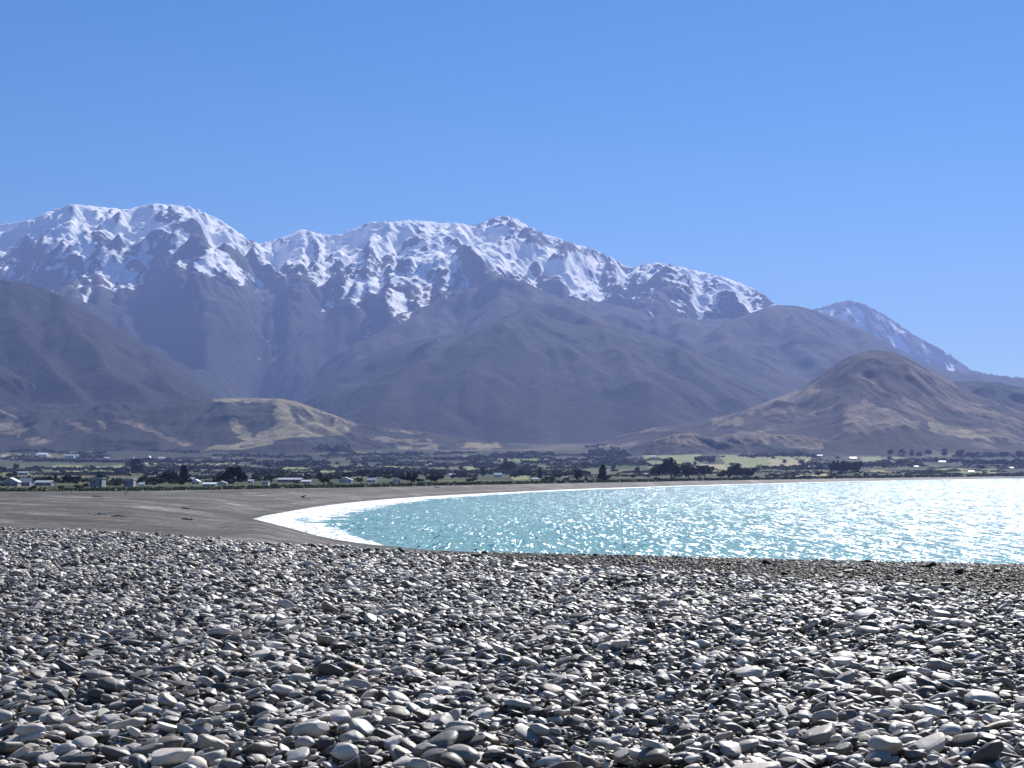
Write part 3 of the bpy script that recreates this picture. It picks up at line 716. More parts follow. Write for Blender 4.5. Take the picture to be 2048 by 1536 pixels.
tones = {'dark': 0.16, 'mid': 0.45, 'pale': 0.78}
def orient(gx, gy, yaw):
    nrm = Vector((-gx, -gy, 1)).normalized()
    ax = Vector((math.cos(yaw), math.sin(yaw), 0)); ax = (ax - nrm * ax.dot(nrm)).normalized(); ay = nrm.cross(ax)
    return Matrix((ax, ay, nrm)).transposed()
def settle(x, y, a, b_, c, yaw, rtx, rty, k, follow=0.75, lift=88, cap=None):
    cx, cy = int((x - HX0) / CELL), int((y - HY0) / CELL); r = int(a / CELL) + 1
    if cx - r < 1 or cy - r < 1 or cx + r >= NXc - 1 or cy + r >= NYc - 1: return None
    sl = (slice(cy - r, cy + r + 1), slice(cx - r, cx + r + 1))
    g = OFFS[:2 * r + 1, :2 * r + 1] if False else None
    d = np.arange(-r, r + 1) * CELL
    ca, sa = math.cos(yaw), math.sin(yaw)
    U = d[None, :] * ca + d[:, None] * sa; V = -d[None, :] * sa + d[:, None] * ca
    q = 1 - (U / a) ** 2 - (V / b_) ** 2
    m_ = q > 0.03
    h = HM[sl]; hh = h[m_]
    if hh.size < 4: return None
    xx = np.broadcast_to(d[None, :], q.shape)[m_]; yy = np.broadcast_to(d[:, None], q.shape)[m_]
    hd = hh - hh.mean()
    gx = float(np.clip((xx * hd).sum() / (xx * xx).sum(), -0.55, 0.55)) * follow + rtx
    gy = float(np.clip((yy * hd).sum() / (yy * yy).sum(), -0.55, 0.55)) * follow + rty
    th = c * np.sqrt(q[m_])
    pl = gx * xx + gy * yy
    zc = float(np.percentile(hh - pl + th * 0.92, lift))
    if cap is not None and zc > PLATEAU + float(ug[min(cy // 8, ug.shape[0] - 1), min(cx // 8, ug.shape[1] - 1)]) + cap: return None
    top = zc + pl + th
    up = top > hh
    hn = hh.copy(); hn[up] = top[up]; h[m_] = hn
    im = IDM[sl]; ii = im[m_]; ii[up] = k; im[m_] = ii
    return zc, gx, gy, top, up.mean()

dens = 580
stone_rec = []
for yb in np.arange(5.2, 43.0, 0.5):
    hw = 0.36 * (yb + 0.5) + 0.9
    cnt = int(dens * 0.5 * 2 * hw)
    sx_ = RS.uniform(-hw, hw, cnt); sy_ = RS.uniform(yb, yb + 0.5, cnt)
    spx_ = PX0 + sx_ / sy_ * F
    ed = np.interp(spx_, EDGE_PX, EDGE_D)
    keep = (ed - sy_ + RS.normal(0, 0.7, cnt)) > 0
    clus = und.fbm(sx_ / 1.7 + 20, sy_ / 2.4, 2)
    sz = 0.034 * np.exp(RS.normal(0, 0.37, cnt)) * (1 + 0.30 * np.clip(clus, -0.8, 0.8))
    for j in np.where(keep)[0]:
        stone_rec.append((sx_[j], sy_[j], min(max(sz[j], 0.018), 0.12)))
order = RS.permutation(len(stone_rec))
kk = RS.rand(len(stone_rec), 8)
stones = []                                        # x y z a b c yaw gx gy proto tone
for oi_, j in enumerate(order):
    x, y, a = stone_rec[j]; q = kk[j]
    b_ = a * (0.55 + 0.38 * q[0]); c = a * (0.22 + 0.27 * q[1])
    yaw = (q[2] - 0.5) * math.pi * (1.0 if q[3] < 0.35 else 0.4)
    res = settle(x, y, a, b_, c, yaw, (q[4] - 0.5) * 0.5, (q[5] - 0.5) * 0.6 - 0.06, oi_, cap=0.068 + 0.40 * a)
    tn = 0.06 + 0.84 * q[6] ** 1.3
    if res is None: continue
    stones.append([oi_, x, y, res[0], a, b_, c, yaw, res[1], res[2], int(q[7] * 19.999), tn])
# the cobbles that stand out in the photograph: (px, py of the middle, half width px, flatness, tone, yaw, extra tilt x/y, shape, name)
BIG = [
    (1972, 1492, 62, .42, .13, -.75, .30, -.25, 7, 'the dark tilted slab near the bottom right corner'),
    (1962, 1384, 62, .40, .72, .35, .0, .05, 6, 'the large pale cobble behind the dark tilted slab'),
    (1848, 1364, 40, .50, .20, .0, .0, .0, 0, 'the dark humped cobble on the right'),
    (1515, 1518, 80, .30, .80, .1, .0, .0, 5, 'the long pale slab at the bottom right of the middle'),
    (2024, 1532, 34, .60, .15, .5, .1, .0, 12, 'the dark corner stone at the lower right edge'),
    (1770, 1478, 56, .42, .66, -.5, .1, .0, 14, 'the pale rounded cobble left of the dark tilted slab'),
    (690, 1500, 44, .60, .80, .1, .0, -.1, 8, 'the chunky pale cobble at the bottom left of the middle'),
    (425, 1482, 52, .46, .52, .05, .0, .0, 2, 'the domed grey cobble at the bottom left'),
    (462, 1508, 36, .55, .42, .2, .0, .0, 3, 'the blunt grey cobble in front of the domed one'),
    (612, 1474, 36, .60, .62, -.6, .1, .1, 10, 'the upright olive grey cobble near the bottom middle'),
    (594, 1532, 26, .62, .10, .0, .0, .0, 17, 'the round dark cobble on the bottom edge'),
    (440, 1257, 42, .30, .66, .05, .0, .0, 9, 'the long flat cobble far up the bank on the left'),
    (572, 1242, 30, .34, .58, .1, .0, .0, 13, 'the flat cobble right of the long one far up the bank'),
    (345, 1505, 70, .34, .82, .0, .0, .0, 5, 'the broad white slab at the bottom left'),
    (192, 1368, 28, .60, .10, .2, .0, .0, 0, 'the dark round cobble on the left'),
    (268, 1382, 34, .45, .14, .2, .0, .0, 14, 'the dark flat cobble beside the round dark one'),
    (305, 1370, 20, .70, .10, .9, .3, .0, 12, 'the dark upright stone on the left'),
    (425, 1425, 38, .42, .55, -.45, .2, .0, 13, 'the long tilted bar stone on the left'),
    (600, 1340, 36, .36, .62, .1, .0, .0, 4, 'the pale oval cobble in the middle distance'),
    (920, 1440, 52, .38, .62, -.35, .1, .0, 7, 'the pale sloping cobble near the bottom middle'),
    (1035, 1395, 46, .34, .66, -.2, .0, .0, 6, 'the pale cobble in the middle of the bank'),
    (1440, 1500, 46, .28, .40, .25, .0, .0, 9, 'the grey slab lying behind the long pale slab'),
    (1310, 1490, 46, .30, .62, .1, .0, .0, 1, 'the flat pale slab left of the grey slab'),
    (1900, 1440, 40, .40, .70, .1, .0, .0, 8, 'the pale cobble above the dark tilted slab'),
    (1880, 1315, 42, .38, .48, .1, .0, .0, 14, 'the grey cobble high on the right'),
    (130, 1490, 36, .55, .58, .2, .0, .0, 15, 'the plump grey cobble at the lower left'),
    (60, 1450, 52, .40, .70, .1, .0, .0, 4, 'the wide pale cobble by the left edge'),
    (1100, 1500, 44, .45, .75, .0, .0, .0, 11, 'the pale cobble at the bottom centre'),
    (850, 1490, 40, .50, .35, .3, .0, .0, 2, 'the grey cobble left of the bottom centre'),
    (1200, 1455, 40, .42, .45, .0, .0, .0, 18, 'the grey oval right of the bottom centre'),
    (1650, 1430, 44, .40, .68, .2, .0, .0, 16, 'the pale slab stone on the right half'),
    (1380, 1420, 42, .42, .30, -.1, .0, .0, 19, 'the dark wedge stone right of the middle'),
]
big_ids = {}
for i, (px_, py_, hwp, flat, tn, yaw, tx, ty, pr, nm) in enumerate(BIG):
    d_ = (EYE - PLATEAU - 0.16) * F / (py_ - HY); x = (px_ - PX0) / F * d_
    a = 0.62 * hwp / F * d_; b_ = a * 0.68; c = a * flat
    idn = 10_000_000 + i
    res = settle(x, d_, a, b_, c, yaw, tx, ty, idn, 0.5, 70)
    if res is None: continue
    stones.append([idn, x, d_, res[0], a, b_, c, yaw, res[1], res[2], pr, tn]); big_ids[idn] = nm
S = np.array(stones, float)
# how much of each stone still shows from above, and how large it stands in the picture
row_of = {int(r[0]): i for i, r in enumerate(S)}
ids, cnts = np.unique(IDM, return_counts=True)
area = np.zeros(len(S))
for i_, c_ in zip(ids, cnts):
    if int(i_) in row_of: area[row_of[int(i_)]] = c_ * CELL * CELL
vis = area / (np.pi * S[:, 4] * S[:, 5])
spx_, spy_ = pj(S[:, 1], S[:, 2], S[:, 3])
score = area / S[:, 2] ** 2
score[(spx_ < 5) | (spx_ > 2043) | (spy_ > 1530) | (vis < 0.45)] = 0
for i, r in enumerate(S):
    if int(r[0]) in big_ids: score[i] = 10
near = np.argsort(-score)[:300]
near_set = set(near.tolist())

stone_objs = []
for i in near:
    r = S[i]
    o = bpy.data.objects.new('beach_stone', STONE_ME[int(r[10])]); COL.objects.link(o)
    Mx = orient(r[8], r[9], r[7])
    o.rotation_euler = Mx.to_euler(); o.location = (r[1], r[2], r[3]); o.scale = (r[4], r[5], r[6])
    o.color = (r[11], r[11], r[11], 1)
    o['category'] = 'stone'; o['group'] = 'stones of the pebble bank'
    stone_objs.append((o, r, big_ids.get(int(r[0])), spx_[i], spy_[i]))

# words for the stones: look first, then where it lies against a cobble that stands out
def stone_words(r):
    tone = 'dark' if r[11] < 0.34 else ('grey' if r[11] < 0.58 else 'pale')
    size = 'large' if r[4] > 0.095 else ('middling' if r[4] > 0.07 else 'small')
    shape = {'oval': 'oval', 'slab': 'slabby', 'wedge': 'wedge shaped', 'egg': 'egg shaped', 'angular': 'angular'}[KINDS_[int(r[10])]]
    fl = 'flat' if r[6] / r[4] < 0.34 else ('plump' if r[6] / r[4] > 0.44 else '')
    return ' '.join(w for w in (size, tone, fl, shape, 'stone') if w)
used_labels = set()
marks = [(nm, px_, py_) for o, r, nm, px_, py_ in stone_objs if nm]
for o, r, nm, px_, py_ in stone_objs:
    if nm:
        w = nm.replace('the ', '', 1); o['label'] = w; used_labels.add(w)
ORD = ['', 'second ', 'third ', 'fourth ', 'fifth ', 'sixth ', 'seventh ', 'eighth ', 'ninth ', 'tenth ', 'eleventh ', 'twelfth ']
def relation(dx, dy):
    if abs(dx) > 1.3 * abs(dy): return 'right of' if dx > 0 else 'left of'
    return 'in front of' if dy > 0 else 'behind'
def name_by(o, words, px_, py_, marks_, yk=1.6):
    near_m = sorted(marks_, key=lambda t_: (t_[1] - px_) ** 2 + (yk * (t_[2] - py_)) ** 2)[:6]
    for od in ORD:
        for nm, mx_, my_ in near_m:
            w = '%s%s %s %s' % (od, words, relation(px_ - mx_, yk * (py_ - my_)), nm)
            if len(w.split()) > 16: continue
            if w not in used_labels:
                used_labels.add(w); o['label'] = w; return
marks_short = [(nm, a_, b__) for nm, a_, b__ in marks]
for o, r, nm, px_, py_ in sorted(stone_objs, key=lambda t_: -t_[4]):
    if not nm: name_by(o, stone_words(r), px_, py_, marks_short)

def scatter_object(name, P, EUL, SCA, IDX, TONE, mat):
    me = bpy.data.meshes.new(name); me.vertices.add(len(P)); me.vertices.foreach_set('co', np.ascontiguousarray(P, np.float32).ravel())
    me.attributes.new('erot', 'FLOAT_VECTOR', 'POINT').data.foreach_set('vector', np.ascontiguousarray(EUL, np.float32).ravel())
    me.attributes.new('escale', 'FLOAT_VECTOR', 'POINT').data.foreach_set('vector', np.ascontiguousarray(SCA, np.float32).ravel())
    me.attributes.new('pick', 'INT', 'POINT').data.foreach_set('value', np.ascontiguousarray(IDX, np.int32))
    me.attributes.new('tone', 'FLOAT', 'POINT').data.foreach_set('value', np.ascontiguousarray(TONE, np.float32))
    o = link(name, me, mat)
    g = bpy.data.node_groups.new(name, 'GeometryNodeTree')
    g.interface.new_socket('Geometry', in_out='INPUT', socket_type='NodeSocketGeometry'); g.interface.new_socket('Geometry', in_out='OUTPUT', socket_type='NodeSocketGeometry')
    nd, lk = g.nodes, g.links
    gi, go = nd.new('NodeGroupInput'), nd.new('NodeGroupOutput')
    jn = nd.new('GeometryNodeJoinGeometry')
    first = {}
    for so, r, *_ in stone_objs: first.setdefault(int(r[10]), so)
    for k in sorted(first):
        oi = nd.new('GeometryNodeObjectInfo'); oi.inputs['Object'].default_value = first[k]
        sm = nd.new('GeometryNodeSetMaterial'); sm.inputs['Material'].default_value = mat
        ti = nd.new('GeometryNodeGeometryToInstance')
        lk.new(oi.outputs['Geometry'], sm.inputs['Geometry']); lk.new(sm.outputs[0], ti.inputs[0]); lk.new(ti.outputs[0], jn.inputs[0])
    mp = nd.new('GeometryNodeMeshToPoints'); lk.new(gi.outputs[0], mp.inputs['Mesh'])
    ip = nd.new('GeometryNodeInstanceOnPoints'); ip.inputs['Pick Instance'].default_value = True
    lk.new(mp.outputs[0], ip.inputs['Points']); lk.new(jn.outputs[0], ip.inputs['Instance'])
    for an, dt, sock in (('pick', 'INT', 'Instance Index'), ('erot', 'FLOAT_VECTOR', 'Rotation'), ('escale', 'FLOAT_VECTOR', 'Scale')):
        na = nd.new('GeometryNodeInputNamedAttribute'); na.data_type = dt; na.inputs['Name'].default_value = an
        lk.new([s_ for s_ in na.outputs if s_.enabled][0], ip.inputs[sock])
    lk.new(ip.outputs[0], go.inputs[0])
    md = o.modifiers.new('scatter', 'NODES'); md.node_group = g
    return o
def eulers(rows):
    return np.array([orient(r[8], r[9], r[7]).to_euler()[:] for r in rows], np.float32)
rest = np.array([i for i in range(len(S)) if i not in near_set and vis[i] > 0.03])
R_ = S[rest]
NPICK = len({int(r[10]) for _, r, *_ in stone_objs})
tag(scatter_object('beach_stones', R_[:, 1:4], eulers(R_), R_[:, 4:7], R_[:, 10].astype(int) % NPICK, R_[:, 11], M_STONES), 'countless smooth grey stones of the pebble bank', 'stones', kind='stuff')

# finer brown gravel between the pebbles and the brow of the bank, and over it
gr = []
r2 = np.random.RandomState(19)
for yb in np.arange(16.0, 46.0, 0.5):
    hw = 0.37 * (yb + .5) + 1
    cnt = int(260 * 0.5 * 2 * hw)
    gx_ = r2.uniform(-hw, hw, cnt); gy_ = r2.uniform(yb, yb + .5, cnt)
    gp = PX0 + gx_ / gy_ * F
    ed = np.interp(gp, EDGE_PX, EDGE_D); cr = np.interp(gp, pxs, D[1]) + 5
    ok = (gy_ > ed - 1.2) & (gy_ < cr)
    for j in np.where(ok)[0]:
        gr.append((gx_[j], gy_[j], 0.018 * math.exp(r2.normal(0, .42)) * (1.7 if r2.rand() < .02 else 1)))
gr = np.array(gr)
gpx = PX0 + gr[:, 0] / gr[:, 1] * F
Dg, Zg = profile(gpx)
gz = np.array([np.interp(gr[i, 1], Dg[:, i], Zg[:, i]) for i in range(len(gr))])
ng = len(gr)
a = gr[:, 2]
tone_g = 0.12 + 0.45 * r2.rand(ng) ** 1.8
tone_g[r2.rand(ng) < 0.03] = 0.9
M_GRAVEL = stone_mat('brown_gravel', True)
M_GRAVEL.node_tree.nodes['Principled BSDF'].inputs['Specular IOR Level'].default_value = 0.15
for nd_ in M_GRAVEL.node_tree.nodes:
    if nd_.type == 'VALTORGB' and len(nd_.color_ramp.elements) == 4:
        for e, c_ in zip(nd_.color_ramp.elements, [(0.020, 0.016, 0.013), (0.038, 0.031, 0.026), (0.080, 0.066, 0.057), (0.5, 0.47, 0.43)]): e.color = (*c_, 1)
        break
tag(scatter_object('gravel', np.stack([gr[:, 0], gr[:, 1], gz + a * 0.15 + r2.uniform(-.01, .01, ng)], 1), np.stack([r2.normal(0, .25, ng), r2.normal(0, .25, ng), r2.uniform(0, 6.28, ng)], 1),
    np.stack([a, a * r2.uniform(.6, .95, ng), a * r2.uniform(.3, .6, ng)], 1), r2.randint(0, NPICK, ng), tone_g, M_GRAVEL), 'fine brown gravel along the brow of the bank', 'gravel', kind='stuff')
print('stones', len(S), len(rest), 'gravel', ng)

# ------------------------------------------------------------------ trees
def leaf_mat(name, col, var):
    m, n, l, b = new_mat(name)
    oi = n.new('ShaderNodeObjectInfo'); p = coord(n, l)
    f = ntex(n, l, p, 0.8, 4, 0.7)
    hue = ramp(n, l, oi.outputs['Random'], [(0.0, tuple(c * (1 - var) for c in col)), (0.5, col), (1.0, tuple(c * (1 + var) for c in col))])
    k = ramp(n, l, f, [(0.3, (0.55,) * 3), (0.7, (1.5,) * 3)])
    l.new(mix(n, l, 1.0, hue, k, 'MULTIPLY'), b.inputs['Base Color'])
    b.inputs['Roughness'].default_value = 0.75; b.inputs['Specular IOR Level'].default_value = 0.15
    return m
M_DARKLEAF = leaf_mat('dark_needles', (0.016, 0.022, 0.014), 0.3)
M_LEAF = leaf_mat('green_leaves', (0.050, 0.066, 0.030), 0.4)
M_PALELEAF = leaf_mat('pale_leaves', (0.115, 0.12, 0.062), 0.35)
M_BARK = plain_mat('bark', (0.06, 0.045, 0.035), 0.9, 0.3, 3.0, 0.1)

def quads_mesh(name, C, size, seed, flat=0.0):
    r = np.random.RandomState(seed); n_ = len(C)
    a = r.normal(size=(n_, 3)); a /= np.linalg.norm(a, axis=1)[:, None]
    a[:, 2] *= (1 - flat)
    b_ = np.cross(a, r.normal(size=(n_, 3))); b_ /= np.linalg.norm(b_, axis=1)[:, None] + 1e-9
    s_ = (size * r.uniform(0.6, 1.35, n_))[:, None]
    V = np.stack([C - a * s_, C + b_ * s_ * 0.75, C + a * s_, C - b_ * s_ * 0.75], 1).reshape(-1, 3)
    return np_mesh(name, V, np.arange(n_ * 4).reshape(-1, 4), smooth=False)

def crown_points(kind, seed):
    r = np.random.RandomState(seed); P = []
    if kind == 'conifer':
        for i in range(9):
            h = 0.12 + 0.85 * i / 9; R = 0.24 * (1 - h) ** 0.8 + 0.015
            th = r.uniform(0, 6.28, 90); rr_ = R * r.uniform(0.2, 1.1, 90) * (1 + 0.25 * np.sin(5 * th + i))
            P.append(np.stack([rr_ * np.cos(th), rr_ * np.sin(th), h + r.uniform(-.05, .06, 90) - rr_ * 0.25], 1))
    else:
        if kind == 'spread':       # wind shaped cypress: stacked plates, ragged outline
            lobes = [(r.uniform(-.62, .62), r.uniform(-.45, .45), 0, r.uniform(.17, .28), r.uniform(.09, .15)) for _ in range(20)]
            lobes = [(x, y, 0.22 + 0.62 * max(0.0, 1 - (abs(x) / 0.72) ** 1.6) * r.uniform(.35, 1.0), a, b_) for x, y, _, a, b_ in lobes]
        elif kind == 'shrub':
            lobes = [(r.uniform(-.6, .6), r.uniform(-.5, .5), r.uniform(.28, .6), r.uniform(.28, .42), r.uniform(.22, .38)) for _ in range(8)]
        elif kind == 'tall':
            lobes = [(r.uniform(-.14, .14), r.uniform(-.14, .14), r.uniform(.25, .84), r.uniform(.12, .2), r.uniform(.13, .2)) for _ in range(11)]
        else:
            lobes = [(r.uniform(-.34, .34), r.uniform(-.32, .32), r.uniform(.34, .74), r.uniform(.17, .28), r.uniform(.14, .24)) for _ in range(13)]
        for x, y, z, R, Rz in lobes:
            k = 80
            v = r.normal(size=(k, 3)); v /= np.linalg.norm(v, axis=1)[:, None]
            v *= r.uniform(0.45, 1.06, (k, 1))
            P.append(np.stack([x + R * v[:, 0], y + R * v[:, 1], np.maximum(z + Rz * v[:, 2], 0.03)], 1))
    return np.concatenate(P)

def trunk_mesh(name, seed, h=0.6, r0=0.035, limbs=3):
    r = random.Random(seed); bm = bmesh.new()
    def tube(a, b_, ra, rb):
        ax = (b_ - a).normalized(); u = ax.orthogonal().normalized(); v = ax.cross(u); rings = []
        for p_, q in ((a, ra), ((a + b_) / 2 + u * ra * 0.3, (ra + rb) / 2), (b_, rb)):
            rings.append([bm.verts.new(p_ + (u * math.cos(t * math.pi / 3) + v * math.sin(t * math.pi / 3)) * q) for t in range(6)])
        for A, B in zip(rings[:-1], rings[1:]):
            for i in range(6): bm.faces.new((A[i], A[(i + 1) % 6], B[(i + 1) % 6], B[i]))
    top = Vector((r.uniform(-.03, .03), r.uniform(-.03, .03), h)); tube(Vector((0, 0, -0.05)), top, r0, r0 * 0.45)
    for i in range(limbs):
        s_ = Vector((0, 0, 0)).lerp(top, r.uniform(.4, .8)); an = r.uniform(0, 6.28)
        tube(s_, s_ + Vector((math.cos(an) * .22, math.sin(an) * .22, r.uniform(.12, .25))), r0 * .5, r0 * .2)
    me = bpy.data.meshes.new(name); bm.to_mesh(me); bm.free()
    return me
TREE = {}
for kind, mat, size in (('conifer', M_DARKLEAF, .055), ('spread', M_DARKLEAF, .060), ('round', M_LEAF, .062), ('darkround', M_DARKLEAF, .062), ('pale', M_PALELEAF, .062), ('shrub', M_LEAF, .10), ('paleshrub', M_PALELEAF, .10), ('tall', M_LEAF, .05), ('darktall', M_DARKLEAF, .05)):
    TREE[kind] = []
    for v in range(3):
        base_kind = {'darkround': 'round', 'pale': 'round', 'paleshrub': 'shrub', 'darktall': 'tall'}.get(kind, kind)
        cm = quads_mesh('crown', crown_points(base_kind, hash(kind) % 1 + v * 13 + len(kind)), size, v + 3); cm.materials.append(mat)
        tm = trunk_mesh('trunk', v, 0.8 if kind == 'conifer' else (0.35 if 'shrub' in kind else 0.6)); tm.materials.append(M_BARK)
        TREE[kind].append((cm, tm))
HALF = {'conifer': .22, 'spread': .80, 'round': .55, 'darkround': .55, 'pale': .55, 'shrub': .92, 'paleshrub': .92, 'tall': .30, 'darktall': .30}
GROUP = {'shrub': 'shrubs along the back of the beach', 'paleshrub': 'shrubs along the back of the beach'}
rt = random.Random(4)
trees = []
def tree(px, py, hpx, wpx, kind, label=None):
    p_ = spot(px, py, 500.0); d_ = p_.y
    h = hpx / F * d_; hw = wpx / F * d_ / 2
    nm = {'conifer': 'conifer_tree', 'spread': 'cypress_tree', 'shrub': 'shrub', 'paleshrub': 'shrub'}.get(kind, 'broadleaf_tree')
    e = empty(nm, p_, rt.uniform(0, 0.5) if kind == 'spread' else rt.uniform(0, 6.28))
    cm, tm = TREE[kind][rt.randrange(3)]
    for part, me in (('crown', cm), ('trunk', tm)):
        o = bpy.data.objects.new(part, me); COL.objects.link(o); o.parent = e
    s_ = hw / HALF[kind]; e.scale = (s_, s_, h / 0.97)
    e['category'] = 'shrub' if 'shrub' in kind else 'tree'
    e['group'] = GROUP.get(kind, 'trees on the coastal plain')
    if label: e['label'] = label; used_labels.add(label)
    trees.append((e, kind, px, py, hpx, label))
    return e

HAND = [
    (467, 969, 39, 64, 'spread', 'large dark spreading cypress standing alone behind the beach'),
    (822, 967, 26, 38, 'darkround', 'dark dome shaped tree behind the middle of the beach'),
    (872, 967, 20, 32, 'darkround', 'dark tree just right of the dome shaped one'),
    (275, 949, 36, 34, 'round', 'tall grey green tree clump top behind the grey block house'),
    (368, 966, 36, 24, 'conifer', 'pointed conifer left of the large spreading cypress'),
    (345, 967, 28, 44, 'round', 'bushy green tree beside the pointed conifer'),
    (697, 957, 14, 30, 'darkround', 'dark tree behind the white gabled cottage'),
    (1205, 962, 33, 20, 'conifer', 'slim dark conifer above the middle of the bay shore'),
    (1160, 962, 24, 28, 'darkround', 'dark round tree left of the slim conifer'),
    (1342, 958, 47, 46, 'darkround', 'tallest dark tree in the big clump over the bay'),
    (1312, 957, 30, 46, 'darkround', 'dark tree on the left side of the big clump'),
    (1378, 957, 33, 44, 'darkround', 'dark tree on the right side of the big clump'),
    (1410, 956, 27, 40, 'darkround', 'lower dark tree at the right end of the big clump'),
    (1470, 956, 30, 40, 'spread', 'dark wind shaped tree right of the big clump'),
    (1497, 956, 22, 34, 'darkround', 'small dark tree on the right of the wind shaped one'),
    (1446, 956, 17, 30, 'darkround', 'low dark tree left of the wind shaped one'),
    (1668, 950, 30, 30, 'darkround', 'left tree of the dark square clump'),
    (1690, 950, 32, 30, 'darkround', 'middle tree of the dark square clump'),
    (1711, 950, 30, 28, 'darkround', 'right tree of the dark square clump'),
    (1012, 947, 26, 44, 'darkround', 'broad dark tree behind the bright blue white roof'),
    (1398, 926, 15, 26, 'darkround', 'left tree of the hedge like block on the far paddocks'),
    (1420, 926, 16, 30, 'darkround', 'right tree of the hedge like block on the far paddocks'),
    (1780, 912, 14, 16, 'darkround', 'first dark tree of the far row on the right'),
    (1803, 910, 13, 16, 'spread', 'leaning dark tree of the far row on the right'),
    (1823, 914, 15, 11, 'darktall', 'narrow dark tree of the far row on the right'),
    (1838, 916, 13, 14, 'darkround', 'low round tree right of the narrow one in the far row'),
    (1858, 912, 14, 16, 'darkround', 'round topped tree in the middle of the far row'),
    (1890, 914, 17, 15, 'darktall', 'tall tree in the right half of the far row'),
    (1920, 914, 17, 20, 'darkround', 'widest tree in the right half of the far row'),
    (1944, 916, 13, 24, 'darkround', 'low dark tree near the right end of the far row'),
    (1980, 914, 11, 16, 'round', 'small tree near the right end of the far row'),
    (2008, 916, 13, 18, 'darkround', 'dark tree close to the right edge of the far row'),
    (2040, 917, 17, 22, 'darkround', 'dark tree cut by the right edge of the picture'),
    (1010, 886, 8, 22, 'darkround', 'dark tree on the hill foot above the middle plain'),
]
for a_ in HAND: tree(*a_)

# ------------------------------------------------------------------ buildings
M_WHITEWALL = plain_mat('white_weatherboard', (0.74, 0.73, 0.70), 0.6, 0.06, 1.5)
M_GREYWALL = plain_mat('grey_wall', (0.36, 0.36, 0.37), 0.7, 0.12, 1.0)
M_CREAMWALL = plain_mat('cream_wall', (0.62, 0.57, 0.47), 0.7, 0.08, 1.0)
def metal_roof(name, c, r):
    m = plain_mat(name, c, r, 0.06, 2.0, 0.5); return m
M_WHITEROOF = metal_roof('white_metal_roof', (0.80, 0.80, 0.80), 0.38)
M_GREYROOF = metal_roof('grey_metal_roof', (0.40, 0.41, 0.43), 0.42)
M_BLUEROOF = metal_roof('pale_blue_metal_roof', (0.60, 0.74, 0.78), 0.38)
M_WINDOW = plain_mat('window_glass', (0.03, 0.035, 0.045), 0.12, 0.1, 1.0, 0.6)
M_DOOR = plain_mat('painted_door', (0.12, 0.10, 0.09), 0.5, 0.1, 1.0)
def box_bm(bm, x0, x1, y0, y1, z0, z1):
    v = [bm.verts.new(c) for c in ((x0, y0, z0), (x1, y0, z0), (x1, y1, z0), (x0, y1, z0), (x0, y0, z1), (x1, y0, z1), (x1, y1, z1), (x0, y1, z1))]
    for f in ((3, 2, 1, 0), (4, 5, 6, 7), (0, 1, 5, 4), (1, 2, 6, 5), (2, 3, 7, 6), (3, 0, 4, 7)): bm.faces.new([v[i] for i in f])
def mesh_of(bm, name):
    bmesh.ops.recalc_face_normals(bm, faces=bm.faces[:])
    me = bpy.data.meshes.new(name); bm.to_mesh(me); bm.free(); return me
houses = []
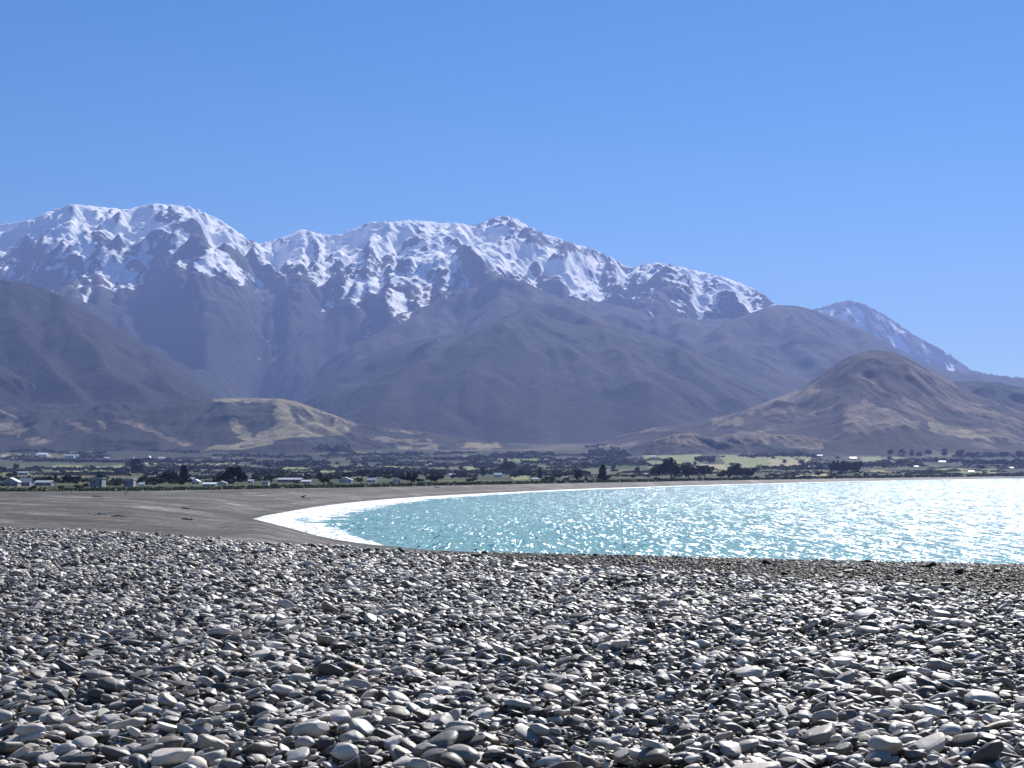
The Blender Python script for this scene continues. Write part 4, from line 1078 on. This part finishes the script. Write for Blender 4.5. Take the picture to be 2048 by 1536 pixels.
def house(px, py, wpx, hpx, style, wall, roof, label, short=None, name='house', cat='house', windows=2):
    p_ = spot(px, py, 450.0); d_ = p_.y
    w = wpx / F * d_; h = hpx / F * d_; dep = min(max(w * 0.62, h * 1.3), 1.2 * w + 2)
    p_.z -= 0.15
    e = empty(name, p_, rt.uniform(-.12, .12))
    ov = 0.03 * w + 0.15
    if style == 'flat': eave = h * 0.88
    elif style == 'low': eave = h * 0.62
    elif style == 'end': eave = h * 0.55
    else: eave = h * 0.52
    bm = bmesh.new()
    if style == 'end':             # gable end faces the sea
        sec = [(-w / 2, 0), (w / 2, 0), (w / 2, eave), (0, h * 0.97), (-w / 2, eave)]
        A = [bm.verts.new((x, 0, z)) for x, z in sec]; B = [bm.verts.new((x, dep, z)) for x, z in sec]
    else:                           # ridge runs along the shore
        pk_ = h * 0.97 if style != 'flat' else eave
        sec = [(0, 0), (dep, 0), (dep, eave), (dep / 2, pk_), (0, eave)] if style != 'flat' else [(0, 0), (dep, 0), (dep, eave), (0, eave)]
        A = [bm.verts.new((-w / 2, y, z)) for y, z in sec]; B = [bm.verts.new((w / 2, y, z)) for y, z in sec]
    k = len(sec)
    bm.faces.new(A); bm.faces.new(B[::-1])
    for i in range(k): bm.faces.new((A[i], A[(i + 1) % k], B[(i + 1) % k], B[i]))
    link('wall', mesh_of(bm, 'wall'), wall, e)
    bm = bmesh.new(); th = 0.06 * h + 0.08
    if style == 'flat':
        box_bm(bm, -w / 2 - ov, w / 2 + ov, -ov, dep + ov, eave + .003, eave + th + .02)
    else:
        if style == 'end':
            sl = (h - eave) / (w / 2); sec = [(-w / 2 - ov, eave - sl * ov), (0, h), (w / 2 + ov, eave - sl * ov), (w / 2 + ov, eave - sl * ov + th), (0, h + th), (-w / 2 - ov, eave - sl * ov + th)]
            A = [bm.verts.new((x, -ov, z + .02)) for x, z in sec]; B = [bm.verts.new((x, dep + ov, z + .02)) for x, z in sec]
        else:
            sl = (h - eave) / (dep / 2); sec = [(-ov, eave - sl * ov), (dep / 2, h), (dep + ov, eave - sl * ov), (dep + ov, eave - sl * ov + th), (dep / 2, h + th), (-ov, eave - sl * ov + th)]
            A = [bm.verts.new((-w / 2 - ov, y, z + .02)) for y, z in sec]; B = [bm.verts.new((w / 2 + ov, y, z + .02)) for y, z in sec]
        k = 6
        bm.faces.new((A[0], A[1], A[4], A[5])); bm.faces.new((A[1], A[2], A[3], A[4])); bm.faces.new((B[0], B[1], B[4], B[5])); bm.faces.new((B[1], B[2], B[3], B[4]))
        for i in range(k): bm.faces.new((A[i], A[(i + 1) % k], B[(i + 1) % k], B[i]))
    link('roof', mesh_of(bm, 'roof'), roof, e)
    if windows:
        for i in range(windows):
            bm = bmesh.new(); cx = (i + 0.5) / windows * w - w / 2 + 0.1 * w; ww = min(0.9, w * 0.11)
            box_bm(bm, cx - ww, cx + ww, -0.05, 0.04, eave * 0.38, eave * 0.78)
            link('window', mesh_of(bm, 'window'), M_WINDOW, e)
        bm = bmesh.new(); dw = min(0.5, w * 0.06); box_bm(bm, -w * 0.42 - dw, -w * 0.42 + dw, -0.05, 0.04, 0, eave * 0.75)
        link('door', mesh_of(bm, 'door'), M_DOOR, e)
    e['category'] = cat; e['label'] = label; e['group'] = 'buildings scattered over the coastal plain'; used_labels.add(label)
    houses.append((short or ('the ' + label), px, py, hpx))
    return e
W, G, C_ = M_WHITEWALL, M_GREYWALL, M_CREAMWALL; RW, RG, RB = M_WHITEROOF, M_GREYROOF, M_BLUEROOF
HOUSES = [
    # the row just behind the beach
    (20, 973, 30, 17, 'end', G, RW, 'pale roofed gable house at the left edge behind the beach', 'the gable house at the left edge'),
    (48, 972, 22, 15, 'side', G, RG, 'grey roofed house next to the left edge gable house', 'the grey roofed house at the left'),
    (86, 971, 32, 10, 'low', G, RG, 'long low grey roofed house behind the beach on the left', 'the long low house at the left'),
    (46, 950, 18, 7, 'low', G, RG, 'small grey roof among trees above the left edge houses', 'the small grey roof among trees'),
    (192, 974, 24, 20, 'flat', G, RG, 'dull grey block house with flat roof', 'the grey block house'),
    (257, 974, 19, 18, 'flat', G, RW, 'pale grey boxy house behind the beach scrub', 'the pale boxy house'),
    (283, 972, 10, 7, 'side', C_, RW, 'tiny cream hut right of the pale boxy house', 'the tiny cream hut'),
    (378, 964, 18, 9, 'low', G, RB, 'small house with pale blue roof beside the pointed conifer', 'the pale blue roofed house'),
    (391, 968, 15, 9, 'end', W, RW, 'small bright white house left of the spreading cypress', 'the bright white house by the cypress'),
    (418, 972, 26, 7, 'low', W, RW, 'long low white shed in front of the spreading cypress', 'the long low white shed'),
    (443, 971, 20, 9, 'end', W, RW, 'white gable house in front of the spreading cypress', 'the white gable house under the cypress'),
    (501, 966, 10, 7, 'low', W, RB, 'small white hut right of the spreading cypress', 'the small hut right of the cypress'),
    (530, 971, 12, 10, 'flat', W, RW, 'square white hut above the left end of the water', 'the square white hut'),
    (578, 964, 46, 8, 'low', G, RG, 'very long grey roofed building behind the beach', 'the very long grey building'),
    (612, 967, 18, 7, 'low', W, RW, 'white roofed house at the right end of the long grey building', 'the white roof by the long grey building'),
    (691, 965, 24, 10, 'end', W, RW, 'white gabled cottage behind the beach', 'the white gabled cottage'),
    (743, 964, 17, 8, 'side', W, RW, 'white cottage with broad roof midway along the beach', 'the broad roofed white cottage'),
    (793, 964, 15, 8, 'end', W, RG, 'small white cottage left of the dome shaped tree', 'the cottage by the dome shaped tree'),
    (843, 968, 8, 6, 'flat', C_, RW, 'tiny pale hut on the beach edge by the dome shaped tree', 'the tiny hut by the dome shaped tree'),
    (909, 954, 20, 7, 'low', W, RG, 'grey roofed house on the plain left of the bright blue white roof', 'the grey roof on the middle plain'),
    (996, 954, 15, 8, 'side', W, RB, 'house with bright blue white roof on the middle plain', 'the bright blue white roof'),
    (965, 967, 9, 5, 'flat', C_, RW, 'tiny pale hut low on the shore below the blue white roof', 'the tiny shore hut in the middle'),
    (1070, 961, 12, 5, 'low', C_, RW, 'low pale shed on the shore above the water', 'the low pale shore shed'),
    (1292, 950, 10, 5, 'low', W, RG, 'small house left of the big dark tree clump', 'the small house by the big clump'),
    (1042, 938, 8, 7, 'end', G, RG, 'tiny grey gable among the middle trees', 'the tiny grey gable'),
    (1190, 930, 14, 4, 'low', G, RG, 'low grey roof beyond the slim conifer', 'the low grey roof in the middle'),
    # farm buildings out on the plain
    (84, 914, 20, 8, 'low', W, RW, 'bright white long shed below the green paddock on the left', 'the bright shed below the green paddock'),
    (139, 916, 18, 7, 'low', W, RG, 'duller long shed right of the bright white one', 'the duller long shed'),
    (152, 914, 8, 5, 'low', W, RB, 'little pale roof touching the duller long shed', 'the little pale roof'),
    (213, 919, 10, 5, 'low', W, RW, 'small white roof in the dark tree belt on the left', 'the small white roof in the belt'),
    (260, 921, 13, 8, 'flat', W, RW, 'bright square white barn in the dark tree belt', 'the bright square barn'),
    (297, 919, 6, 7, 'end', W, RW, 'narrow white gable between the two bright barns', 'the narrow white gable'),
    (323, 921, 12, 7, 'low', W, RW, 'bright rounded white barn right of the narrow gable', 'the bright barn right of the gable'),
    (428, 919, 10, 4, 'low', G, RG, 'faint grey roof in the tree belt above the cypress', 'the faint grey roof in the belt'),
    (850, 936, 10, 8, 'end', C_, RG, 'pale gable among far trees above the dome shaped tree', 'the pale far gable'),
    (859, 933, 8, 6, 'low', W, RW, 'small white shed touching the pale far gable', 'the small shed by the far gable'),
    (1264, 911, 6, 7, 'end', W, RW, 'tiny white gable at the foot of the low dry hills', 'the tiny white gable by the dry hills'),
    (1306, 915, 16, 5, 'low', W, RW, 'long white woolshed on the green far paddock', 'the long woolshed'),
    (1388, 910, 14, 6, 'low', W, RW, 'white barn above the hedge like tree block', 'the barn above the tree block'),
    (1640, 915, 13, 7, 'low', W, RW, 'white barn among trees above the dark square clump', 'the barn above the square clump'),
    (1707, 919, 16, 6, 'low', W, RW, 'pale barn above the right side of the square clump', 'the pale barn by the square clump'),
    (1815, 937, 9, 6, 'end', W, RW, 'left of the two small white houses near the far shore', 'the left small white house'),
    (1833, 936, 11, 6, 'low', W, RW, 'right of the two small white houses near the far shore', 'the right small white house'),
    (1885, 926, 16, 5, 'low', G, RG, 'grey farm building below the far tree row', 'the grey farm building'),
    (1943, 945, 14, 5, 'low', C_, RG, 'low pale house close to the far shore on the right', 'the low pale house at the right'),
    (2022, 938, 12, 5, 'low', W, RG, 'grey roofed house near the right edge of the plain', 'the grey house by the right edge'),
]
for i, a_ in enumerate(HOUSES):
    if a_[0] > 1200: a_ = (a_[0], a_[1], a_[2] * 0.8, a_[3] * 0.75) + a_[4:]
    house(*a_, windows=2 if a_[3] >= 7 and i < 24 else 0)

# ------------------------------------------------------------------ smaller trees and shrubs
tree_marks = [(h_[0], h_[1], h_[2]) for h_ in houses] + [('the ' + t_[5], t_[2], t_[3]) for t_ in trees if t_[5] and len(t_[5].split()) <= 8]
rr2 = random.Random(23)
auto = []
veg_px = [0, 250, 505, 640, 720, 1024, 1280, 1536, 1800, 2048]
veg_py = [983, 982, 978, 976, 975, 968.5, 964, 959.5, 955.5, 952.5]
x = -30.0
while x < 1120:                                   # trees and shrubs between the houses behind the beach
    vy = np.interp(x, veg_px, veg_py)
    k = rr2.random()
    py = vy - rr2.uniform(3, 14)
    if k < 0.40: auto.append((x, py, rr2.uniform(7, 12), rr2.uniform(14, 24), 'shrub'))
    elif k < 0.55: auto.append((x, py, rr2.uniform(6, 10), rr2.uniform(12, 24), 'paleshrub'))
    elif k < 0.75: auto.append((x, py - 3, rr2.uniform(12, 22), rr2.uniform(16, 30), 'round'))
    elif k < 0.9: auto.append((x, py - 3, rr2.uniform(11, 20), rr2.uniform(16, 30), 'darkround'))
    else: auto.append((x, py - 4, rr2.uniform(14, 24), rr2.uniform(8, 12), 'conifer' if rr2.random() < .5 else 'tall'))
    x += rr2.uniform(8, 17)
x = 1080.0
while x < 2070:
    vy = np.interp(x, veg_px, veg_py)
    py = vy - rr2.uniform(1.5, 6)
    k = rr2.random()
    if k < .5: auto.append((x, py, rr2.uniform(4, 7), rr2.uniform(10, 22), 'paleshrub' if rr2.random() < .6 else 'shrub'))
    elif k < .8: auto.append((x, py - 2, rr2.uniform(6, 12), rr2.uniform(10, 20), 'darkround'))
    x += rr2.uniform(14, 30)
for _ in range(150):                               # single trees over the paddocks
    x = rr2.uniform(-10, 2060); vy = np.interp(x, veg_px, veg_py)
    py = rr2.uniform(916, vy - 14); sc = 0.5 + 0.5 * (py - 905) / 60
    auto.append((x, py, rr2.uniform(8, 15) * sc, rr2.uniform(11, 24) * sc, rr2.choice(['darkround', 'darkround', 'round', 'darktall', 'spread'])))
WORDS = {'shrub': 'green shrub', 'paleshrub': 'pale shrub', 'round': 'green tree', 'darkround': 'dark tree', 'conifer': 'pointed conifer', 'tall': 'slim green tree', 'darktall': 'slim dark tree', 'spread': 'spreading dark tree', 'pale': 'pale tree'}
for a_ in auto:
    clash = any(abs(a_[0] - h_[1]) < (a_[3] / 2 + 6) and 0 < a_[1] - h_[2] < 12 for h_ in houses)   # keep the houses in view
    if clash: continue
    e = tree(*a_)
    size = 'tall' if a_[2] > 17 else ('small' if a_[2] < 8 else 'middling')
    name_by(e, size + ' ' + WORDS[a_[4]], a_[0], a_[1], tree_marks, 3.0)

# ------------------------------------------------------------------ woods and shelter belts that read as one mass each
BELTS = [(-40, 120, 920, 7, 'far_wood'), (100, 262, 924, 7, ''), (255, 520, 926, 10, ''), (20, 110, 905, 9, ''), (180, 420, 906, 7, ''), (500, 660, 928, 11, ''), (560, 705, 904, 18, ''),
         (640, 840, 912, 8, ''), (760, 940, 932, 8, ''), (870, 1000, 922, 8, ''), (980, 1110, 912, 10, ''), (1100, 1300, 930, 9, ''), (1170, 1260, 912, 16, ''), (1020, 1180, 948, 9, ''), (1500, 1640, 938, 8, ''),
         (1600, 1670, 932, 12, ''), (1735, 1800, 928, 7, ''), (1790, 2080, 926, 9, ''), (1820, 1900, 950, 8, ''), (1530, 1600, 952, 7, ''), (1640, 1840, 934, 5, ''), (400, 640, 946, 7, ''), (60, 240, 950, 6, ''), (700, 1000, 948, 7, '')]
rw = np.random.RandomState(8)
rb = random.Random(31)
xx_ = -40
while xx_ < 2060:
    w_ = rb.uniform(40, 130); vy_ = float(np.interp(xx_ + w_ / 2, [0, 250, 505, 720, 1024, 1536, 2048], [983, 982, 978, 975, 968, 959, 951]))
    kq_ = 1.0 if xx_ < 1100 else 0.55
    BELTS.append((xx_, xx_ + w_, vy_ - rb.uniform(14, 24) * kq_, rb.uniform(9, 15) * kq_, '')); BELTS.append((xx_ + 20, xx_ + 20 + w_ * 1.3, vy_ - rb.uniform(26, 44) * kq_, rb.uniform(7, 11) * kq_, '')); xx_ += w_ * rb.uniform(.6, 1.1)
for _ in range(70):
    py_ = rb.uniform(890, 950); w_ = rb.uniform(50, 190); x_ = rb.uniform(-40, 2020)
    if py_ > np.interp(x_ + w_ / 2, [0, 1024, 2048], [958, 950, 938]): continue
    BELTS.append((x_, x_ + w_, py_, rb.uniform(5, 9.5), ''))
for bi, (x0, x1, py, h, _) in enumerate(BELTS):
    Pq = []
    cnt = int((x1 - x0) / 2.1)
    for i in range(cnt):
        x = x0 + (x1 - x0) * (i + rw.rand()) / cnt
        fade = min(1, 0.35 + min(x - x0, x1 - x) / 18)
        p_ = spot(x, py + rw.normal(0, 0.7) + 1.2 * math.sin(x * 0.03 + bi), 500); hh = h / F * p_.y * (0.62 + 0.22 * math.sin(x * 0.16 + bi * 2.0) + 0.16 * math.sin(x * 0.41 + bi) + 0.22 * rw.rand()) * fade
        v = rw.normal(size=(26, 3)); v /= np.linalg.norm(v, axis=1)[:, None]; v *= rw.uniform(.4, 1.05, (26, 1))
        Pq.append(np.array(p_)[None] + v * np.array([hh * .75, hh * .9, hh * .5])[None] + np.array([0, 0, hh * .5])[None])
    me = quads_mesh('wood', np.concatenate(Pq), 0.17 * h / F * solve_d((x0 + x1) / 2, py, 500), bi)
    tag(link('wood', me, M_DARKLEAF if bi % 4 else M_LEAF), 'dark shelter belt of trees across the far paddocks', 'woods', 'shelter belts on the plain', 'stuff')
# low scrub and dune grass along the top of the beach
Pq = []
for i in range(2300):
    x = rw.uniform(-60, 2080); vy = np.interp(x, veg_px, veg_py)
    dd = np.interp(x, pxs, D[-1]) * (1.0 + abs(rw.normal(0, 0.05))); zz = float(zplain(np.array([x]), np.array([dd]))[0]); hh = (3.2 + 2.2 * rw.rand()) / F * dd * (1 if x < 1200 else .75)
    v = rw.normal(size=(9, 3)) * 0.5
    Pq.append(np.array([(x - PX0) / F * dd, dd, zz])[None] + v * np.array([hh * 1.5, hh * 1.5, hh * .4])[None] + np.array([0, 0, hh * .35])[None])
P_ = np.concatenate(Pq)
tag(link('scrub', quads_mesh('scrub', P_, 0.0011 * P_[:, 1], 5), leaf_mat('coastal_scrub', (0.12, 0.125, 0.06), 0.2)), 'low green scrub along the top of the beach', 'scrub', kind='stuff')

# ------------------------------------------------------------------ driftwood
M_WOOD = plain_mat('bleached_wood', (0.52, 0.48, 0.42), 0.75, 0.25, 6.0, 0.2, 0.3)
M_DARKWOOD = plain_mat('wet_wood', (0.045, 0.038, 0.032), 0.8, 0.3, 6.0, 0.2, 0.3)
M_REDWOOD = plain_mat('brown_wood', (0.20, 0.11, 0.075), 0.75, 0.25, 6.0, 0.2, 0.3)
def stick(name, label, p_, length, rad, yaw, pitch, mat, seed, stubs=2, bend=0.12, cat='driftwood'):
    r = random.Random(seed); bm = bmesh.new()
    def tube(pts, rads):
        rings = []
        for i, (q, ra) in enumerate(zip(pts, rads)):
            t_ = (pts[min(i + 1, len(pts) - 1)] - pts[max(i - 1, 0)]).normalized(); u = t_.orthogonal().normalized(); v = t_.cross(u)
            rings.append([bm.verts.new(q + (u * math.cos(k * math.pi / 4) + v * math.sin(k * math.pi / 4)) * ra * r.uniform(.85, 1.1)) for k in range(8)])
        for A, B in zip(rings[:-1], rings[1:]):
            for i in range(8): bm.faces.new((A[i], A[(i + 1) % 8], B[(i + 1) % 8], B[i]))
        bm.faces.new(rings[0][::-1]); bm.faces.new(rings[-1])
    pts = [Vector((length * (i / 9 - .5), bend * length * math.sin(i / 9 * 3 + seed) * .5, bend * length * .3 * math.sin(i * .7 + seed))) for i in range(10)]
    tube(pts, [rad * (1 - .55 * i / 9) for i in range(10)])
    for _ in range(stubs):
        k = r.randrange(2, 8); an = r.uniform(-1.2, 1.2)
        tip = pts[k] + Vector((r.uniform(.05, .2) * length, math.sin(an) * .15 * length, abs(math.cos(an)) * .12 * length))
        tube([pts[k], pts[k].lerp(tip, .5) + Vector((0, 0, rad * .3)), tip], [rad * .5, rad * .4, rad * .2])
    for f in bm.faces: f.smooth = True
    o = link(name, mesh_of(bm, name), mat)
    o.location = p_ + Vector((0, 0, rad * .6 + 0.36 * length * abs(math.sin(pitch)))); o.rotation_euler = (0, pitch, yaw)
    return tag(o, label, cat, 'driftwood left on the beach'), used_labels.add(label)
def bspot(px, py):                                  # on the beach as it is really shaped
    col = int(np.abs(pxs - px).argmin()); d_, z_ = GD[:, col], GZ[:, col]
    yy_ = HY - (z_ - EYE) / d_ * F; ok = np.where((yy_ <= py) & (d_ > 60))[0]
    i = ok[0] if len(ok) else len(d_) - 1
    return Vector(((px - PX0) / F * d_[i], d_[i], z_[i]))
def on_bank(px, py):
    d_ = (EYE - PLATEAU - 0.06) * F / (py - HY); x = (px - PX0) / F * d_
    iy, ix = int((d_ - HY0) / CELL), int((x - HX0) / CELL)
    return Vector((x, d_, float(HM[min(max(iy, 0), NYc - 1), min(max(ix, 0), NXc - 1)])))
def px2m(w, p_): return w / F * p_.y
for nm, lab, px, py, wpx, rpx, yaw, pitch, mat, seed, stubs in (
    ('driftwood_log', 'long pale bleached log lying on the left beach', 197, 1029, 36, 2.3, .1, 0, M_WOOD, 3, 1),
    ('driftwood_log', 'thin dark log right of the pale bleached log', 237, 1034, 30, 1.5, -.1, 0, M_DARKWOOD, 5, 1),
    ('driftwood_log', 'short dark log standing out on the beach beyond the bank', 371, 1018, 15, 2.0, 0, 0, M_DARKWOOD, 6, 0),
    ('driftwood_log', 'dark clump of drift branches on the beach near the water tip', 375, 1040, 22, 2.0, .4, 0, M_DARKWOOD, 7, 4),
    ('tree_stump', 'dark upright stump with a pale side high on the beach', 607, 996, 8, 2.2, .3, -.45, M_DARKWOOD, 8, 2),
    ('driftwood_log', 'small pale log lying beside the dark stump', 614, 998, 12, 1.2, 0, 0, M_WOOD, 9, 0),
    ('driftwood_log', 'pale log at the top of the beach in the middle', 874, 976, 14, 1.3, .1, 0, M_WOOD, 10, 1),
    ('driftwood_log', 'dark branch near the scrub at the far left', 252, 989, 10, 1.0, .4, -.6, M_DARKWOOD, 11, 2),
    ('driftwood_log', 'grey log lying near the top of the left beach', 195, 994, 22, 1.0, 0, 0, M_DARKWOOD, 12, 1)):
    p_ = bspot(px, py)
    stick(nm, lab, p_, px2m(wpx, p_), px2m(rpx, p_), yaw, pitch, mat, seed, stubs)
for nm, lab, px, py, wpx, rpx, yaw, pitch, mat, seed, stubs in (
    ('driftwood_stick', 'upright white stick poking out of the gravel by the water', 1397, 1128, 34, 2.4, .3, -1.3, M_WOOD, 21, 1),
    ('driftwood_log', 'dark broken stump on the gravel brow at the right', 1856, 1126, 34, 6.0, .2, -.2, M_DARKWOOD, 22, 3),
    ('driftwood_stick', 'pale splinter of wood at the far right of the gravel', 1942, 1152, 20, 2.0, .8, -.5, M_WOOD, 23, 0),
    ('driftwood_stick', 'white chip of driftwood on the upper edge of the stones', 1544, 1172, 26, 3.0, -.3, -.15, M_WOOD, 24, 1),
    ('driftwood_stick', 'pale stick lying slanted among stones in the middle', 1057, 1282, 42, 4.0, .8, -.1, M_WOOD, 25, 0),
    ('driftwood_stick', 'thin grey stick above the slanted pale one', 1130, 1255, 56, 2.2, .7, -.05, M_WOOD, 26, 1),
    ('driftwood_stick', 'reddish brown stick among the stones left of the middle', 895, 1290, 40, 2.6, .6, -.06, M_REDWOOD, 27, 1)):
    p_ = on_bank(px, py)
    stick(nm, lab, p_, px2m(wpx, p_), px2m(rpx, p_), yaw, pitch, mat, seed, stubs)
# ------------------------------------------------------------------ haze
bmz = bmesh.new(); bmesh.ops.create_cube(bmz, size=1.0)
me = bpy.data.meshes.new('haze'); bmz.to_mesh(me); bmz.free()
m = bpy.data.materials.new('haze'); m.use_nodes = True
n = m.node_tree.nodes; n.clear()
pv = n.new('ShaderNodeVolumePrincipled'); pv.inputs['Color'].default_value = (*HAZE_COLOR, 1); pv.inputs['Density'].default_value = HAZE_DENSITY
pv.inputs['Anisotropy'].default_value = 0.25
oo = n.new('ShaderNodeOutputMaterial'); m.node_tree.links.new(pv.outputs[0], oo.inputs['Volume'])
hz = tag(link('haze', me, m), 'thin blue haze in the air before the mountains', 'haze', kind='stuff')
hz.scale = (44000, 26000, 2720); hz.location = (0, 26000 / 2 - 4000, 2720 / 2 - 3.5)
